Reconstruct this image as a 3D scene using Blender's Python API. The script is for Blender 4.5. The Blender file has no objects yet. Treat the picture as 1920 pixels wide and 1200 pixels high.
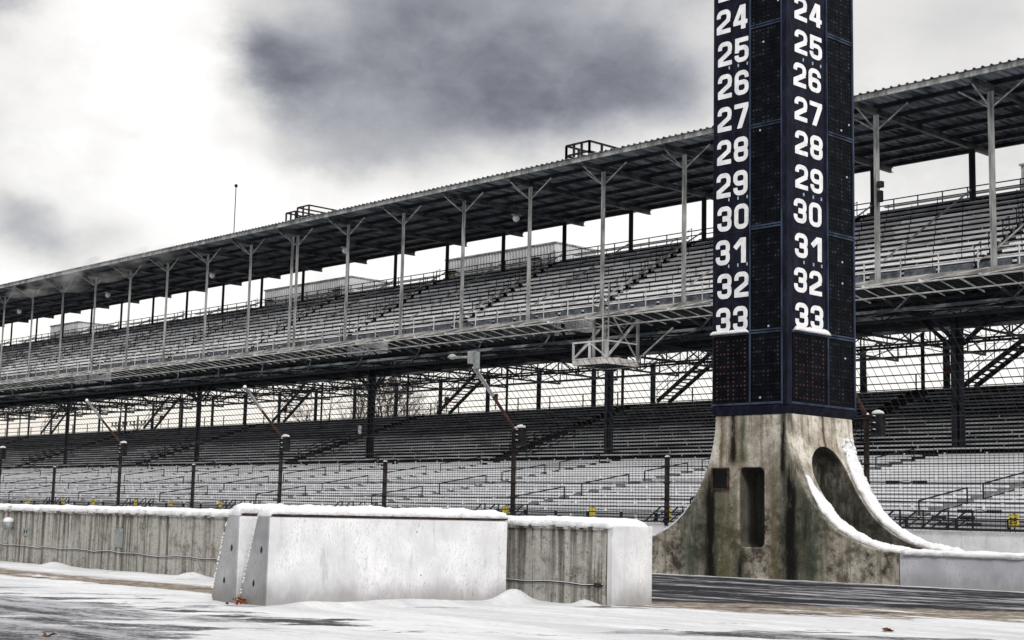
import bpy, math, random
from mathutils import Vector, Matrix, noise
random.seed(7)
sc = bpy.context.scene
col = sc.collection
R = math.radians

# ------------------------------------------------------------------ camera
CAM_H = 1.2
cam = bpy.data.cameras.new("camera")
cam.sensor_width = 36.0
cam.lens = 36.0 * 2760.0 / 1920.0
cam.clip_start = 0.1
cam.clip_end = 20000
co = bpy.data.objects.new("camera", cam)
col.objects.link(co)
pi_, ya_, ro_ = R(7.5106), R(46.7235), R(1.2824)
fw = Vector((-math.sin(ya_) * math.cos(pi_), math.cos(ya_) * math.cos(pi_), math.sin(pi_)))
rt = Vector((math.cos(ya_), math.sin(ya_), 0))
up = rt.cross(fw)
r2 = rt * math.cos(ro_) + up * math.sin(ro_)
u2 = -rt * math.sin(ro_) + up * math.cos(ro_)
m = Matrix((r2, u2, -fw)).transposed().to_4x4()
m.translation = Vector((0, 0, CAM_H))
co.matrix_world = m
sc.camera = co

sc.view_settings.view_transform = 'Standard'
sc.view_settings.look = 'None'
sc.view_settings.gamma = 1.0
sc.view_settings.exposure = 0.06
try:
    sc.cycles.max_bounces = 6
    sc.cycles.diffuse_bounces = 3
    sc.cycles.glossy_bounces = 2
except Exception:
    pass

# ------------------------------------------------------------------ node helper
class NT:
    def __init__(s, nt):
        s.nt = nt; s.n = nt.nodes; s.l = nt.links
    def node(s, t, **kw):
        n = s.n.new(t)
        for k, v in kw.items():
            setattr(n, k, v)
        return n
    def put(s, sock, v):
        if v is None: return
        if hasattr(v, 'is_output') or isinstance(v, bpy.types.NodeSocket):
            s.l.new(v, sock)
        else:
            sock.default_value = v
    def math(s, op, a, b=None, c=None, clamp=False):
        n = s.node('ShaderNodeMath', operation=op, use_clamp=clamp)
        s.put(n.inputs[0], a); s.put(n.inputs[1], b)
        if c is not None: s.put(n.inputs[2], c)
        return n.outputs[0]
    def vmath(s, op, a, b=None):
        n = s.node('ShaderNodeVectorMath', operation=op)
        s.put(n.inputs[0], a)
        if b is not None: s.put(n.inputs[1], b)
        return n.outputs[0]
    def sep(s, v):
        n = s.node('ShaderNodeSeparateXYZ'); s.put(n.inputs[0], v); return n.outputs
    def comb(s, x, y, z):
        n = s.node('ShaderNodeCombineXYZ')
        s.put(n.inputs[0], x); s.put(n.inputs[1], y); s.put(n.inputs[2], z); return n.outputs[0]
    def noise(s, vec, scale, detail=4, rough=.55, dist=0.0):
        n = s.node('ShaderNodeTexNoise')
        if vec is not None: s.put(n.inputs['Vector'], vec)
        n.inputs['Scale'].default_value = scale; n.inputs['Detail'].default_value = detail
        n.inputs['Roughness'].default_value = rough; n.inputs['Distortion'].default_value = dist
        return n.outputs['Fac']
    def scale(s, vec, x, y, z):
        return s.vmath('MULTIPLY', vec, (x, y, z))
    def ramp(s, fac, lo, hi):            # smooth 0..1
        n = s.node('ShaderNodeMapRange', interpolation_type='SMOOTHSTEP')
        s.put(n.inputs[0], fac); s.put(n.inputs[1], lo); s.put(n.inputs[2], hi)
        n.inputs[3].default_value = 0; n.inputs[4].default_value = 1
        return n.outputs[0]
    def mix(s, fac, a, b, mode='MIX'):
        n = s.node('ShaderNodeMix', data_type='RGBA', blend_type=mode)
        s.put(n.inputs[0], fac)
        s.put(n.inputs[6], a if not isinstance(a, tuple) else (*a, 1)[:4])
        s.put(n.inputs[7], b if not isinstance(b, tuple) else (*b, 1)[:4])
        return n.outputs[2]
    def gauss(s, x, c, w):               # exp(-((x-c)/w)^2)
        d = s.math('DIVIDE', s.math('SUBTRACT', x, c), w)
        return s.math('EXPONENT', s.math('MULTIPLY', s.math('MULTIPLY', d, d), -1.0))

# ------------------------------------------------------------------ world
SUN_AZ, SUN_EL = R(117), R(30)      # azimuth measured from +Y towards +X
w = bpy.data.worlds.new("World"); sc.world = w
w.use_nodes = True
w.node_tree.nodes.clear()
n = NT(w.node_tree)
out = n.node('ShaderNodeOutputWorld'); bg = n.node('ShaderNodeBackground')
bg.inputs[1].default_value = 0.1
n.l.new(bg.outputs[0], out.inputs[0])
sky = n.node('ShaderNodeTexSky', sky_type='NISHITA')
sky.sun_disc = False; sky.sun_elevation = SUN_EL; sky.sun_rotation = SUN_AZ
tc = n.node('ShaderNodeTexCoord')
d0 = tc.outputs['Generated']
def nvec(scale, amp, detail=6, rough=.6):
    w1 = n.node('ShaderNodeTexNoise'); n.l.new(n.scale(d0, 1, 1, 1.5), w1.inputs['Vector'])
    w1.inputs['Scale'].default_value = scale; w1.inputs['Detail'].default_value = detail; w1.inputs['Roughness'].default_value = rough
    return n.scale(n.vmath('SUBTRACT', w1.outputs['Color'], (.5, .5, .5)), amp, amp, amp * .6)
d = n.vmath('ADD', n.vmath('ADD', d0, nvec(4.5, .17, 3)), nvec(14, .055, 8, .65))
x, y, z = n.sep(d)
az = n.math('MULTIPLY', n.math('ARCTAN2', x, y), 57.2958)
el = n.math('MULTIPLY', n.math('ARCSINE', z), 57.2958)
def blob(a, e, sa, se):
    return n.math('MULTIPLY', n.gauss(az, a, sa), n.gauss(el, e, se))
fb = n.noise(n.vmath('ADD', n.scale(d0, 1, 1, 1.5), nvec(6, .08)), 4.2, 9, .60)
fine = n.noise(n.vmath('ADD', n.scale(d0, 1, 1, 1.5), nvec(10, .05)), 15, 9, .62)
dark = None
for a, e, sa, se, amt in (
        (-50.0, 17.0, 7.2, 3.1, .62), (-56.0, 16.4, 3.0, 1.8, .34), (-42.5, 17.2, 5.6, 2.8, .50), (-50, 21.8, 14, 2.4, .48), (-52.5, 14.0, 4.4, 1.3, .22),
        (-68.3, 18.4, 2.6, 3.0, .60), (-66.3, 10.4, 3.4, 1.4, .46), (-30, 18.5, 6, 3.2, .34), (-62.8, 14.2, 1.8, .7, .16), (-57, 13.6, 3, .8, .14)):
    q = n.math('MULTIPLY', blob(a, e, sa, se), amt)
    dark = q if dark is None else n.math('ADD', dark, q)
D = n.math('ADD', dark, n.math('ADD', n.math('MULTIPLY', n.math('SUBTRACT', fb, .5), .85), n.math('MULTIPLY', n.math('SUBTRACT', fine, .5), .34)))
mask = n.ramp(D, .05, .74)
inside = n.math('ADD', .235, n.math('ADD', n.math('MULTIPLY', n.math('SUBTRACT', fine, .5), .55), n.math('MULTIPLY', n.math('SUBTRACT', n.noise(n.scale(d0, 1, 1, 1.4), 7.5, 7, .55), .5), .45)))
inside = n.math('SUBTRACT', inside, n.math('MULTIPLY', blob(-57, 16.8, 2.2, 1.2), .10))
infov = n.math('MULTIPLY', n.ramp(el, 32, 24), n.gauss(az, -47, 34))
base = n.math('ADD', n.math('ADD', .86, n.math('MULTIPLY', infov, .08)), n.math('MULTIPLY', n.math('SUBTRACT', fb, .5), .8))
base = n.math('ADD', base, n.math('MULTIPLY', n.math('SUBTRACT', fine, .5), .35))
for a, e, sa, se, amt in ((-61.2, 17.0, 2.4, 3.2, .30), (-60.5, 12.2, 5, 1.5, .16), (-50, 10.5, 10, 1.5, .12), (-38, 9, 9, 3.0, .14), (-50, 5, 40, 3.2, .26)):
    base = n.math('ADD', base, n.math('MULTIPLY', blob(a, e, sa, se), amt))
base = n.math('MINIMUM', base, 1.04)
base = n.math('ADD', n.math('MULTIPLY', base, n.math('SUBTRACT', 1.0, mask)), n.math('MULTIPLY', inside, mask))
base = n.math('SMOOTH_MAX', base, .10, .1)
zen = n.math('MULTIPLY', n.ramp(n.sep(d0)[2], .40, .85), .75)     # overcast sky is brighter overhead
val = n.math('ADD', base, zen)
tint = n.mix(n.ramp(base, .12, .8), (.92, .95, 1.09), (1.0, .985, .965))
warm = n.mix(n.gauss(n.sep(d0)[2], .035, .05), tint, (1.03, .96, .86))
vv = n.math('MULTIPLY', n.math('MULTIPLY', val, n.math('SUBTRACT', 1.0, n.math('MULTIPLY', n.ramp(n.sep(d0)[1], .0, -.7), .22))), 10.0)
cl = n.node('ShaderNodeVectorMath', operation='SCALE')
n.l.new(warm, cl.inputs[0]); n.l.new(vv, cl.inputs['Scale'])
n.l.new(n.mix(.96, sky.outputs[0], cl.outputs[0]), bg.inputs[0])

# ------------------------------------------------------------------ sun
sl = bpy.data.lights.new("sun", 'SUN'); sl.energy = 2.0; sl.angle = R(10); sl.color = (1, .96, .9)
so = bpy.data.objects.new("sun", sl); col.objects.link(so)
sd = Vector((math.sin(SUN_AZ) * math.cos(SUN_EL), math.cos(SUN_AZ) * math.cos(SUN_EL), math.sin(SUN_EL)))
so.rotation_euler = sd.to_track_quat('Z', 'Y').to_euler()

# ------------------------------------------------------------------ materials
def material(name, fn, rough=.7, metal=0.0, spec=.18):
    mt = bpy.data.materials.new(name); mt.use_nodes = True
    k = NT(mt.node_tree); b = mt.node_tree.nodes['Principled BSDF']
    b.inputs['Roughness'].default_value = rough; b.inputs['Metallic'].default_value = metal
    b.inputs['Specular IOR Level'].default_value = spec
    tc = k.node('ShaderNodeTexCoord')
    geo = k.node('ShaderNodeNewGeometry')
    k.pos = geo.outputs['Position']; k.nrm = geo.outputs['Normal']; k.obj = tc.outputs['Object']; k.b = b
    c = fn(k)
    if c is not None:
        k.put(b.inputs['Base Color'], c if not isinstance(c, tuple) else (*c, 1)[:4])
    return mt
def bumpit(k, h, strength, dist=.02):
    bn = k.node('ShaderNodeBump'); bn.inputs['Strength'].default_value = strength
    bn.inputs['Distance'].default_value = dist
    k.put(bn.inputs['Height'], h); k.l.new(bn.outputs[0], k.b.inputs['Normal'])
def worn(c1, c2, scale=3, stretch=(1, 1, 1), lo=.35, hi=.65, bump=0.0):
    def f(k):
        v = k.scale(k.pos, *stretch)
        a = k.noise(v, scale, 6, .6)
        if bump: bumpit(k, k.noise(k.pos, scale * 8, 5), bump)
        return k.mix(k.ramp(a, lo, hi), c1, c2)
    return f
def snow_f(k):
    a = k.noise(k.pos, 2.0, 5, .6); b = k.noise(k.pos, 26, 4, .6)
    bumpit(k, k.math('ADD', k.math('MULTIPLY', a, .6), k.math('MULTIPLY', b, .6)), .9, .05)
    return k.mix(a, (.68, .69, .72), (.80, .80, .82))
M = {}
M['snow'] = material('snow', snow_f, .75)
M['steel'] = material('galvanised_steel', worn((.16, .165, .17), (.40, .41, .41), 1.2, (1, 1, .35)), .5, .25)
M['steel_bright'] = material('pale_galvanised_steel', worn((.13, .135, .135), (.38, .385, .38), 2.2, (1, 1, .25)), .5, .15)
M['rail'] = material('bright_rail_steel', worn((.30, .30, .30), (.56, .56, .56), 2.2, (1, 1, .25)), .5, .1)
M['fascia_pale'] = material('pale_weathered_board', worn((.34, .33, .32), (.56, .55, .53), 2.6), .7)
M['fascia'] = material('grey_fascia', worn((.16, .155, .15), (.40, .39, .37), 1.6, (.6, 1, 1)), .8)
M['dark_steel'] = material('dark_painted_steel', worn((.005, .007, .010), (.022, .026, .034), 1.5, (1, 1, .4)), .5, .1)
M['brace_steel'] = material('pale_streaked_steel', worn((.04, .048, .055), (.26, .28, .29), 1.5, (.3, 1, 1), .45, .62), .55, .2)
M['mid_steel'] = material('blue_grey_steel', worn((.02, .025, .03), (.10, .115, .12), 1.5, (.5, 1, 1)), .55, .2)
M['under'] = material('shade_darkened_deck_steel', worn((.004, .005, .006), (.014, .016, .018), .8, (1, 1, 1)), .85, 0, .08)  # near-black colour carries the shadow on and under the decks
def bench_f(k):
    rnd = k.node('ShaderNodeNewGeometry').outputs['Random Per Island']
    a = k.noise(k.scale(k.pos, .5, 4, 4), 1.1, 6, .6)
    return k.mix(k.ramp(k.math('ADD', k.math('MULTIPLY', a, .6), k.math('MULTIPLY', rnd, .4)), .25, .75), (.34, .35, .37), (.86, .87, .89))
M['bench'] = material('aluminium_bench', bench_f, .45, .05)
M['shaded_bench'] = material('shade_darkened_bench', worn((.07, .078, .09), (.24, .25, .28), 1.1, (.5, 4, 4)), .5, .05)  # rear rows: shade from the cover above put into the bench colour
def rows_snow(k):
    rnd = k.node('ShaderNodeNewGeometry').outputs['Random Per Island']
    a = k.noise(k.scale(k.pos, .12, 2, 2), 1.6, 6, .65)
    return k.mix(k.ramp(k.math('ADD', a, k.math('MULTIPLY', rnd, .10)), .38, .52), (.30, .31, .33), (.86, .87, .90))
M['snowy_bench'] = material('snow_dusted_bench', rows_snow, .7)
def terr_f(k):
    z = k.sep(k.nrm)[2]
    a = k.noise(k.scale(k.pos, .10, 1.2, 1.2), 1.3, 6, .65)
    topc = k.mix(k.ramp(a, .34, .48), (.36, .37, .39), (.68, .69, .72))
    return k.mix(k.ramp(z, .3, .6), k.mix(a, (.26, .265, .275), (.50, .505, .515)), topc)
M['terrace_bench'] = material('snow_covered_bench', worn((.44, .45, .48), (.72, .73, .76), .9, (.12, 2, 2), .30, .46), .8)
M['terrace'] = material('snow_covered_concrete_step', terr_f, .8)
M['roof_metal'] = material('corrugated_roof_metal', worn((.03, .04, .05), (.24, .265, .29), .9, (2, .4, 1)), .5, .1)
M['shed'] = material('white_corrugated_cladding', worn((.42, .43, .45), (.58, .58, .60), .6), .6)
M['rust'] = material('rusted_steel', worn((.022, .014, .011), (.085, .042, .030), 6, (1, 1, 1)), .8)
M['post'] = material('weathered_fence_steel', worn((.010, .009, .009), (.042, .034, .031), 5, (1, 1, .4)), .8, 0, .08)
M['wire'] = material('fence_wire', lambda k: (.035, .036, .04), .5, .4)
M['black'] = material('black_paint', worn((.006, .006, .008), (.018, .018, .022), 3), .5)
M['yellow'] = material('yellow_sign_paint', worn((.42, .35, .04), (.62, .52, .08), 6), .5)
M['red'] = material('red_paint', worn((.09, .014, .012), (.17, .026, .02), 6), .5)
M['kick'] = material('blue_grey_kick_panel', worn((.055, .065, .08), (.15, .165, .185), 2.5), .7)
M['tan'] = material('tan_door_paint', lambda k: (.42, .38, .30), .6)
M['glass_globe'] = material('frosted_glass', lambda k: (.7, .7, .7), .2)
M['grey_plate'] = material('grey_metal_plate', worn((.18, .21, .21), (.27, .30, .30), 8), .5, .3)
M['bark'] = material('bare_twigs', lambda k: (.06, .05, .045), .9)
M['leaf'] = material('dead_leaf', worn((.05, .018, .01), (.14, .05, .025), 30), .8)
M['debris'] = material('orange_leaf_litter', worn((.05, .02, .01), (.5, .12, .02), 22, (1, 1, 1), .45, .6), .8)
M['coping'] = material('brown_coping', worn((.012, .008, .007), (.06, .035, .025), 9), .8)
def navy_f(k):
    a = k.noise(k.scale(k.pos, 3, 3, 1.3), 1.6, 7, .65); b = k.noise(k.pos, 34, 3, .6)
    bumpit(k, b, .12, .01)
    c = k.mix(k.ramp(a, .40, .72), (.0028, .0036, .010), (.012, .015, .030))
    return k.mix(k.ramp(b, .66, .78), c, (.045, .05, .07))
M['navy'] = material('navy_sheet_metal', navy_f, .45, 0, .07)
M['navy_frame'] = material('blue_grey_frame', worn((.014, .020, .036), (.045, .062, .105), 3, (1, 1, .4)), .45, 0, .1)
M['screen'] = material('black_display_face', worn((.0012, .0014, .0025), (.004, .005, .008), 4), .5, 0, .04)
def num_f(k):
    a = k.noise(k.pos, 5, 6, .7); b = k.noise(k.scale(k.pos, 1, 1, 1), 11, 3, .5, 2.0)
    crack = k.ramp(k.math('ABSOLUTE', k.math('SUBTRACT', b, .5)), .0, .006)
    c = k.mix(k.ramp(a, .3, .7), (.60, .61, .64), (.82, .82, .83))
    return k.mix(crack, (.38, .39, .42), c)
M['number'] = material('white_vinyl_number', num_f, .5)
M['lamp_dim'] = material('unlit_bulb', worn((.003, .004, .007), (.040, .05, .068), 4, (1, 1, 1), .48, .72), .25, 0, .1)
M['lamp_red'] = material('unlit_red_bulb', worn((.008, .004, .004), (.062, .020, .019), 4, (1, 1, 1), .35, .65), .3)
M['lamp_clear'] = material('clear_bulb', lambda k: (.36, .42, .48), .15)

def conc(kind):
    def f(k):
        p = k.pos; X, Y, Z = k.sep(p)
        big = k.noise(p, .9, 6, .6)
        grit = k.noise(p, 30, 5, .65)
        st1 = k.noise(k.scale(p, 5.0, 5.0, .22), 1.5, 5, .6)
        st2 = k.noise(k.scale(p, 14, 14, .5), 1.3, 4, .6)
        pit = k.node('ShaderNodeTexVoronoi'); pit.inputs['Scale'].default_value = 6.0
        k.l.new(p, pit.inputs['Vector'])
        pits = k.ramp(pit.outputs['Distance'], .05, .09)
        rnd = k.sep(pit.outputs['Color'])[0]
        pits = k.math('MAXIMUM', pits, k.ramp(rnd, .42, .40) if False else k.math('GREATER_THAN', rnd, .38))
        if kind == 'wall':
            c = k.mix(k.ramp(st1, .34, .58), (.12, .112, .10), (.40, .395, .37))
            c = k.mix(k.math('MULTIPLY', k.ramp(st2, .54, .64), k.math('MULTIPLY', k.ramp(k.noise(p, .55, 3, .5), .35, .6), .8)), c, (.075, .058, .045))
            c = k.mix(k.math('MULTIPLY', k.ramp(big, .52, .68), .5), c, (.46, .46, .44))
            topd = k.math('MULTIPLY', k.ramp(Z, .72, 1.08), k.ramp(st1, .62, .35))
            c = k.mix(k.math('MULTIPLY', topd, .8), c, (.035, .022, .015))
            c = k.mix(k.math('MULTIPLY', k.ramp(k.noise(p, 3.3, 8, .75), .52, .66), .8), c, (.13, .115, .095))
            c = k.mix(k.math('MULTIPLY', k.ramp(k.noise(p, 9, 8, .8), .54, .66), .6), c, (.055, .048, .04))
        elif kind == 'base':
            wob = k.math('MULTIPLY', k.math('SUBTRACT', k.noise(k.scale(p, 1, 1, .5), 1.6, 5, .6), .5), .20)
            Xw = k.math('ADD', X, wob)
            wash = k.ramp(Z, 2.6, 1.2)
            n1 = k.noise(p, 1.5, 8, .66); n2 = k.noise(k.vmath('ADD', p, (3, 1, 7)), 2.6, 8, .70); n3 = k.noise(k.vmath('ADD', p, (1, 9, 4)), 5.0, 9, .75)
            c = k.mix(k.ramp(n1, .34, .64), (.31, .27, .22), (.70, .67, .60))
            low = k.mix(k.ramp(n2, .40, .58), (.050, .042, .030), (.37, .34, .29))
            c = k.mix(k.math('MULTIPLY', wash, k.ramp(k.noise(p, .8, 5, .6), .22, .52)), c, low)
            c = k.mix(k.math('MULTIPLY', k.ramp(n3, .56, .66), .65), c, (.58, .56, .51))
            c = k.mix(k.math('MULTIPLY', k.ramp(k.noise(p, 8, 9, .8), .53, .66), .65), c, (.06, .052, .04))
            c = k.mix(k.math('MULTIPLY', k.ramp(st1, .53, .62), .50), c, (.10, .075, .045))
            front = k.ramp(Y, 25.45, 25.35)
            brk = k.noise(k.scale(p, 7, 7, 1.3), 1.2, 7, .7)
            for (u, wd, z0, z1, amt, cc) in (
                    (-20.85, .34, -.6, 1.9, .85, (.040, .055, .040)), (-19.95, .22, -.6, 2.2, .60, (.12, .115, .055)), (-19.70, .12, -.6, 2.0, .55, (.07, .075, .035)), (-18.70, .10, -.6, 3.4, .35, (.10, .075, .04)), (-17.75, .36, -.6, 2.2, .90, (.036, .052, .038)),
                    (-18.62, .12, -.6, 2.6, .55, (.16, .13, .07)), (-18.88, .15, 2.0, 3.5, .45, (.13, .11, .08)),
                    (-19.70, .20, 2.2, 4.2, .55, (.10, .06, .03)), (-20.02, .09, 2.3, 4.2, .75, (.10, .05, .02)), (-19.46, .09, 2.2, 4.2, .95, (.055, .062, .028)), (-19.10, .10, 2.4, 4.2, .5, (.13, .10, .07)),
                    (-20.32, .32, -.6, 2.6, .85, (.040, .044, .024)), (-18.22, .36, -.6, 2.9, .88, (.038, .042, .022)), (-19.50, .20, -.6, .9, .70, (.06, .06, .04)),
                    (-20.32, .155, -.9, 2.3, 1.25, (.004, .004, .004)), (-19.70, .085, 2.25, 4.2, 1.2, (.014, .009, .006)),
                    (-18.24, .165, -.9, 2.5, 1.3, (.004, .004, .004)), (-18.41, .085, 2.0, 4.4, 1.2, (.010, .009, .008)), (-19.52, .085, -.9, .85, 1.0, (.010, .010, .008)),
                    (-17.86, .03, .6, 1.9, .8, (.02, .018, .014))):
                g = k.gauss(Xw, u, wd)
                m1 = k.math('MULTIPLY', k.ramp(Z, z0, z0 + .3), k.ramp(Z, z1, z1 - .7))
                g = k.math('MULTIPLY', k.math('MULTIPLY', g, m1), k.math('MULTIPLY', front, amt))
                g = k.math('MULTIPLY', g, k.math('ADD', .55, k.math('MULTIPLY', k.ramp(brk, .32, .58), .50)), clamp=True)
                c = k.mix(g, c, cc)
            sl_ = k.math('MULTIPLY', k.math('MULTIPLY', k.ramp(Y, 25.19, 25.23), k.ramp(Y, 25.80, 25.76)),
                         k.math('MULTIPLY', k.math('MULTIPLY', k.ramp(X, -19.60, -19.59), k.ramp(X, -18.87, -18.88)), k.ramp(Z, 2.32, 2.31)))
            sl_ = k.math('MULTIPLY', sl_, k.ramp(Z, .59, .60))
            c = k.mix(k.math('MULTIPLY', sl_, .86), c, k.mix(n2, (.02, .022, .02), (.10, .10, .09)))  # shade of the slot recess painted into the concrete
            side = k.ramp(Y, 25.35, 25.5)
            g = k.math('MULTIPLY', k.gauss(k.math('ADD', Y, wob), 26.45, .05), k.math('MULTIPLY', k.ramp(Z, 2.4, 2.7), side))
            c = k.mix(k.math('MULTIPLY', g, .9), c, (.045, .022, .012))
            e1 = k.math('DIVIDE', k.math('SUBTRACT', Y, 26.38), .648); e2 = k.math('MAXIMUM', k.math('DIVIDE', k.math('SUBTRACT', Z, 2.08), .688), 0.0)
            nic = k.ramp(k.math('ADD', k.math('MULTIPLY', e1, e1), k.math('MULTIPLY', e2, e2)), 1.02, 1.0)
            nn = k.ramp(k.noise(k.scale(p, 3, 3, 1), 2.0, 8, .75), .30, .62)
            c = k.mix(k.math('MULTIPLY', nic, k.math('ADD', .50, k.math('MULTIPLY', nn, .45))), c, (.030, .034, .028))  # niche interior: mildew mottling plus painted recess shade
        c = k.mix(k.math('MULTIPLY', k.ramp(k.noise(p, 11, 8, .75), .56, .66), .55), c, (.03, .026, .02))
        c = k.mix(pits, (.02, .016, .012), c)
        c = k.mix(k.math('MULTIPLY', k.ramp(grit, .38, .62), .42), c, (.5, .48, .45), 'MULTIPLY')
        bumpit(k, k.math('ADD', grit, k.math('MULTIPLY', pits, .8)), .5, .012)
        return c
    return f
M['conc_wall'] = material('stained_board_formed_concrete', conc('wall'), .85)
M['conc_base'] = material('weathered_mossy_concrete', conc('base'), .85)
def painted(c1, c2, pitd=.5):
    def f(k):
        p = k.pos
        a = k.noise(p, 1.4, 7, .6); b = k.noise(p, 60, 4, .6)
        s = k.noise(k.scale(p, 3, 3, .6), 2.2, 6, .7, .6)
        scr = k.noise(k.scale(p, 9, 9, 2.5), 1.5, 4, .55, 2.5)
        pit = k.node('ShaderNodeTexVoronoi'); pit.inputs['Scale'].default_value = 6.5; k.l.new(p, pit.inputs['Vector'])
        pits = k.math('MAXIMUM', k.ramp(pit.outputs['Distance'], .05, .08), k.math('GREATER_THAN', k.sep(pit.outputs['Color'])[0], .16))
        c = k.mix(k.ramp(a, .3, .7), c1, c2)
        c = k.mix(k.math('MULTIPLY', k.ramp(s, .54, .70), .28), c, (.26, .26, .28))
        c = k.mix(k.math('MULTIPLY', k.ramp(k.noise(k.scale(p, 1, 1, .7), 5, 10, .85), .56, .68), .40), c, (.22, .22, .23))
        c = k.mix(k.math('MULTIPLY', k.ramp(k.math('ADD', k.sep(p)[2], k.math('MULTIPLY', k.math('SUBTRACT', k.noise(k.scale(p, 1, 1, .4), 3.5, 7, .7), .5), .5)), .40, .02), .62), c, (.17, .16, .15))
        c = k.mix(k.math('MULTIPLY', k.ramp(k.noise(k.scale(p, 1, 1, .25), 6, 5, .6), .60, .70), .28), c, (.22, .21, .20))
        ln = k.ramp(k.math('ABSOLUTE', k.math('SUBTRACT', scr, .5)), .010, .002)
        c = k.mix(k.math('MULTIPLY', k.math('MULTIPLY', ln, k.ramp(a, .42, .55)), .8), c, (.10, .10, .11))
        c = k.mix(pits, (.08, .075, .07), c)
        bumpit(k, k.math('ADD', b, k.math('MULTIPLY', pits, 1.0)), .35, .01)
        return c
    return f
M['shaded_end'] = material('shaded_bare_end_concrete', painted((.22, .22, .235), (.40, .405, .42)), .8)  # barrier end's shade painted in on top of the bare concrete grey
M['paint_white'] = material('scuffed_white_painted_concrete', painted((.50, .505, .53), (.72, .725, .75)), .7)
M['paint_grey'] = material('pale_grey_painted_concrete', painted((.38, .39, .44), (.54, .55, .60)), .7)

# ------------------------------------------------------------------ mesh builder
class MB:
    def __init__(s): s.v = []; s.f = []; s.smooth = False
    def add(s, vs, fs):
        o = len(s.v); s.v += [tuple(q) for q in vs]; s.f += [tuple(i + o for i in f) for f in fs]; return s
    def box(s, x0, x1, y0, y1, z0, z1):
        return s.add([(x0, y0, z0), (x1, y0, z0), (x1, y1, z0), (x0, y1, z0), (x0, y0, z1), (x1, y0, z1), (x1, y1, z1), (x0, y1, z1)],
                     [(0, 3, 2, 1), (4, 5, 6, 7), (0, 1, 5, 4), (1, 2, 6, 5), (2, 3, 7, 6), (3, 0, 4, 7)])
    def beam(s, p, q, wd, h=None):
        p = Vector(p); q = Vector(q); h = h or wd
        dd = q - p
        if dd.length < 1e-6: return s
        dd.normalize()
        a = Vector((0, 0, 1)) if abs(dd.z) < .95 else Vector((0, 1, 0))
        sx = dd.cross(a).normalized() * (wd / 2); sy = sx.cross(dd).normalized() * (h / 2)
        vs = [p - sx - sy, p + sx - sy, p + sx + sy, p - sx + sy, q - sx - sy, q + sx - sy, q + sx + sy, q - sx + sy]
        return s.add(vs, [(0, 1, 2, 3), (7, 6, 5, 4), (1, 0, 4, 5), (2, 1, 5, 6), (3, 2, 6, 7), (0, 3, 7, 4)])
    def ibeam(s, p, q, wd, h, t=.03):          # wide-flange section
        p = Vector(p); q = Vector(q); dd = (q - p).normalized()
        a = Vector((0, 0, 1)) if abs(dd.z) < .95 else Vector((1, 0, 0))
        sx = dd.cross(a).normalized(); sy = sx.cross(dd).normalized()
        for off, ww, hh in ((h / 2 - t / 2, wd, t), (-h / 2 + t / 2, wd, t)):
            s.beam(p + sy * off, q + sy * off, ww, hh)
        s.beam(p, q, t, h - 2 * t - .002)
        return s
    def tube(s, pts, r, k=6, caps=True):
        pts = [Vector(p) for p in pts]; rings = []
        o = len(s.v)
        for i, p in enumerate(pts):
            t = (pts[min(i + 1, len(pts) - 1)] - pts[max(i - 1, 0)]).normalized()
            a = Vector((0, 0, 1)) if abs(t.z) < .9 else Vector((1, 0, 0))
            x_ = t.cross(a).normalized(); y_ = t.cross(x_)
            rr = r[i] if isinstance(r, (list, tuple)) else r
            for j in range(k):
                an = 2 * math.pi * j / k
                s.v.append(tuple(p + (x_ * math.cos(an) + y_ * math.sin(an)) * rr))
        for i in range(len(pts) - 1):
            for j in range(k):
                a0 = o + i * k + j; a1 = o + i * k + (j + 1) % k
                s.f.append((a0, a1, a1 + k, a0 + k))
        if caps:
            s.f.append(tuple(o + j for j in range(k))[::-1])
            s.f.append(tuple(o + (len(pts) - 1) * k + j for j in range(k)))
        return s
    def lathe(s, c, prof, k=12):
        o = len(s.v)
        for (r, z) in prof:
            for j in range(k):
                an = 2 * math.pi * j / k
                s.v.append((c[0] + r * math.cos(an), c[1] + r * math.sin(an), c[2] + z))
        for i in range(len(prof) - 1):
            for j in range(k):
                a0 = o + i * k + j; a1 = o + i * k + (j + 1) % k
                s.f.append((a0, a1, a1 + k, a0 + k))
        s.f.append(tuple(o + j for j in range(k))[::-1]); s.f.append(tuple(o + (len(prof) - 1) * k + j for j in range(k)))
        return s
    def prism_x(s, poly, x0, x1):    # poly of (y,z), counter-clockwise seen from +x
        k = len(poly); vs = [(x0, a, b) for a, b in poly] + [(x1, a, b) for a, b in poly]
        fs = [tuple(range(k))[::-1], tuple(range(k, 2 * k))]
        fs += [(i, (i + 1) % k, (i + 1) % k + k, i + k) for i in range(k)]
        return s.add(vs, fs)
    def prism_y(s, poly, y0, y1):    # poly of (x,z)
        k = len(poly); vs = [(a, y0, b) for a, b in poly] + [(a, y1, b) for a, b in poly]
        fs = [tuple(range(k)), tuple(range(k, 2 * k))[::-1]]
        fs += [((i + 1) % k, i, i + k, (i + 1) % k + k) for i in range(k)]
        return s.add(vs, fs)

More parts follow.
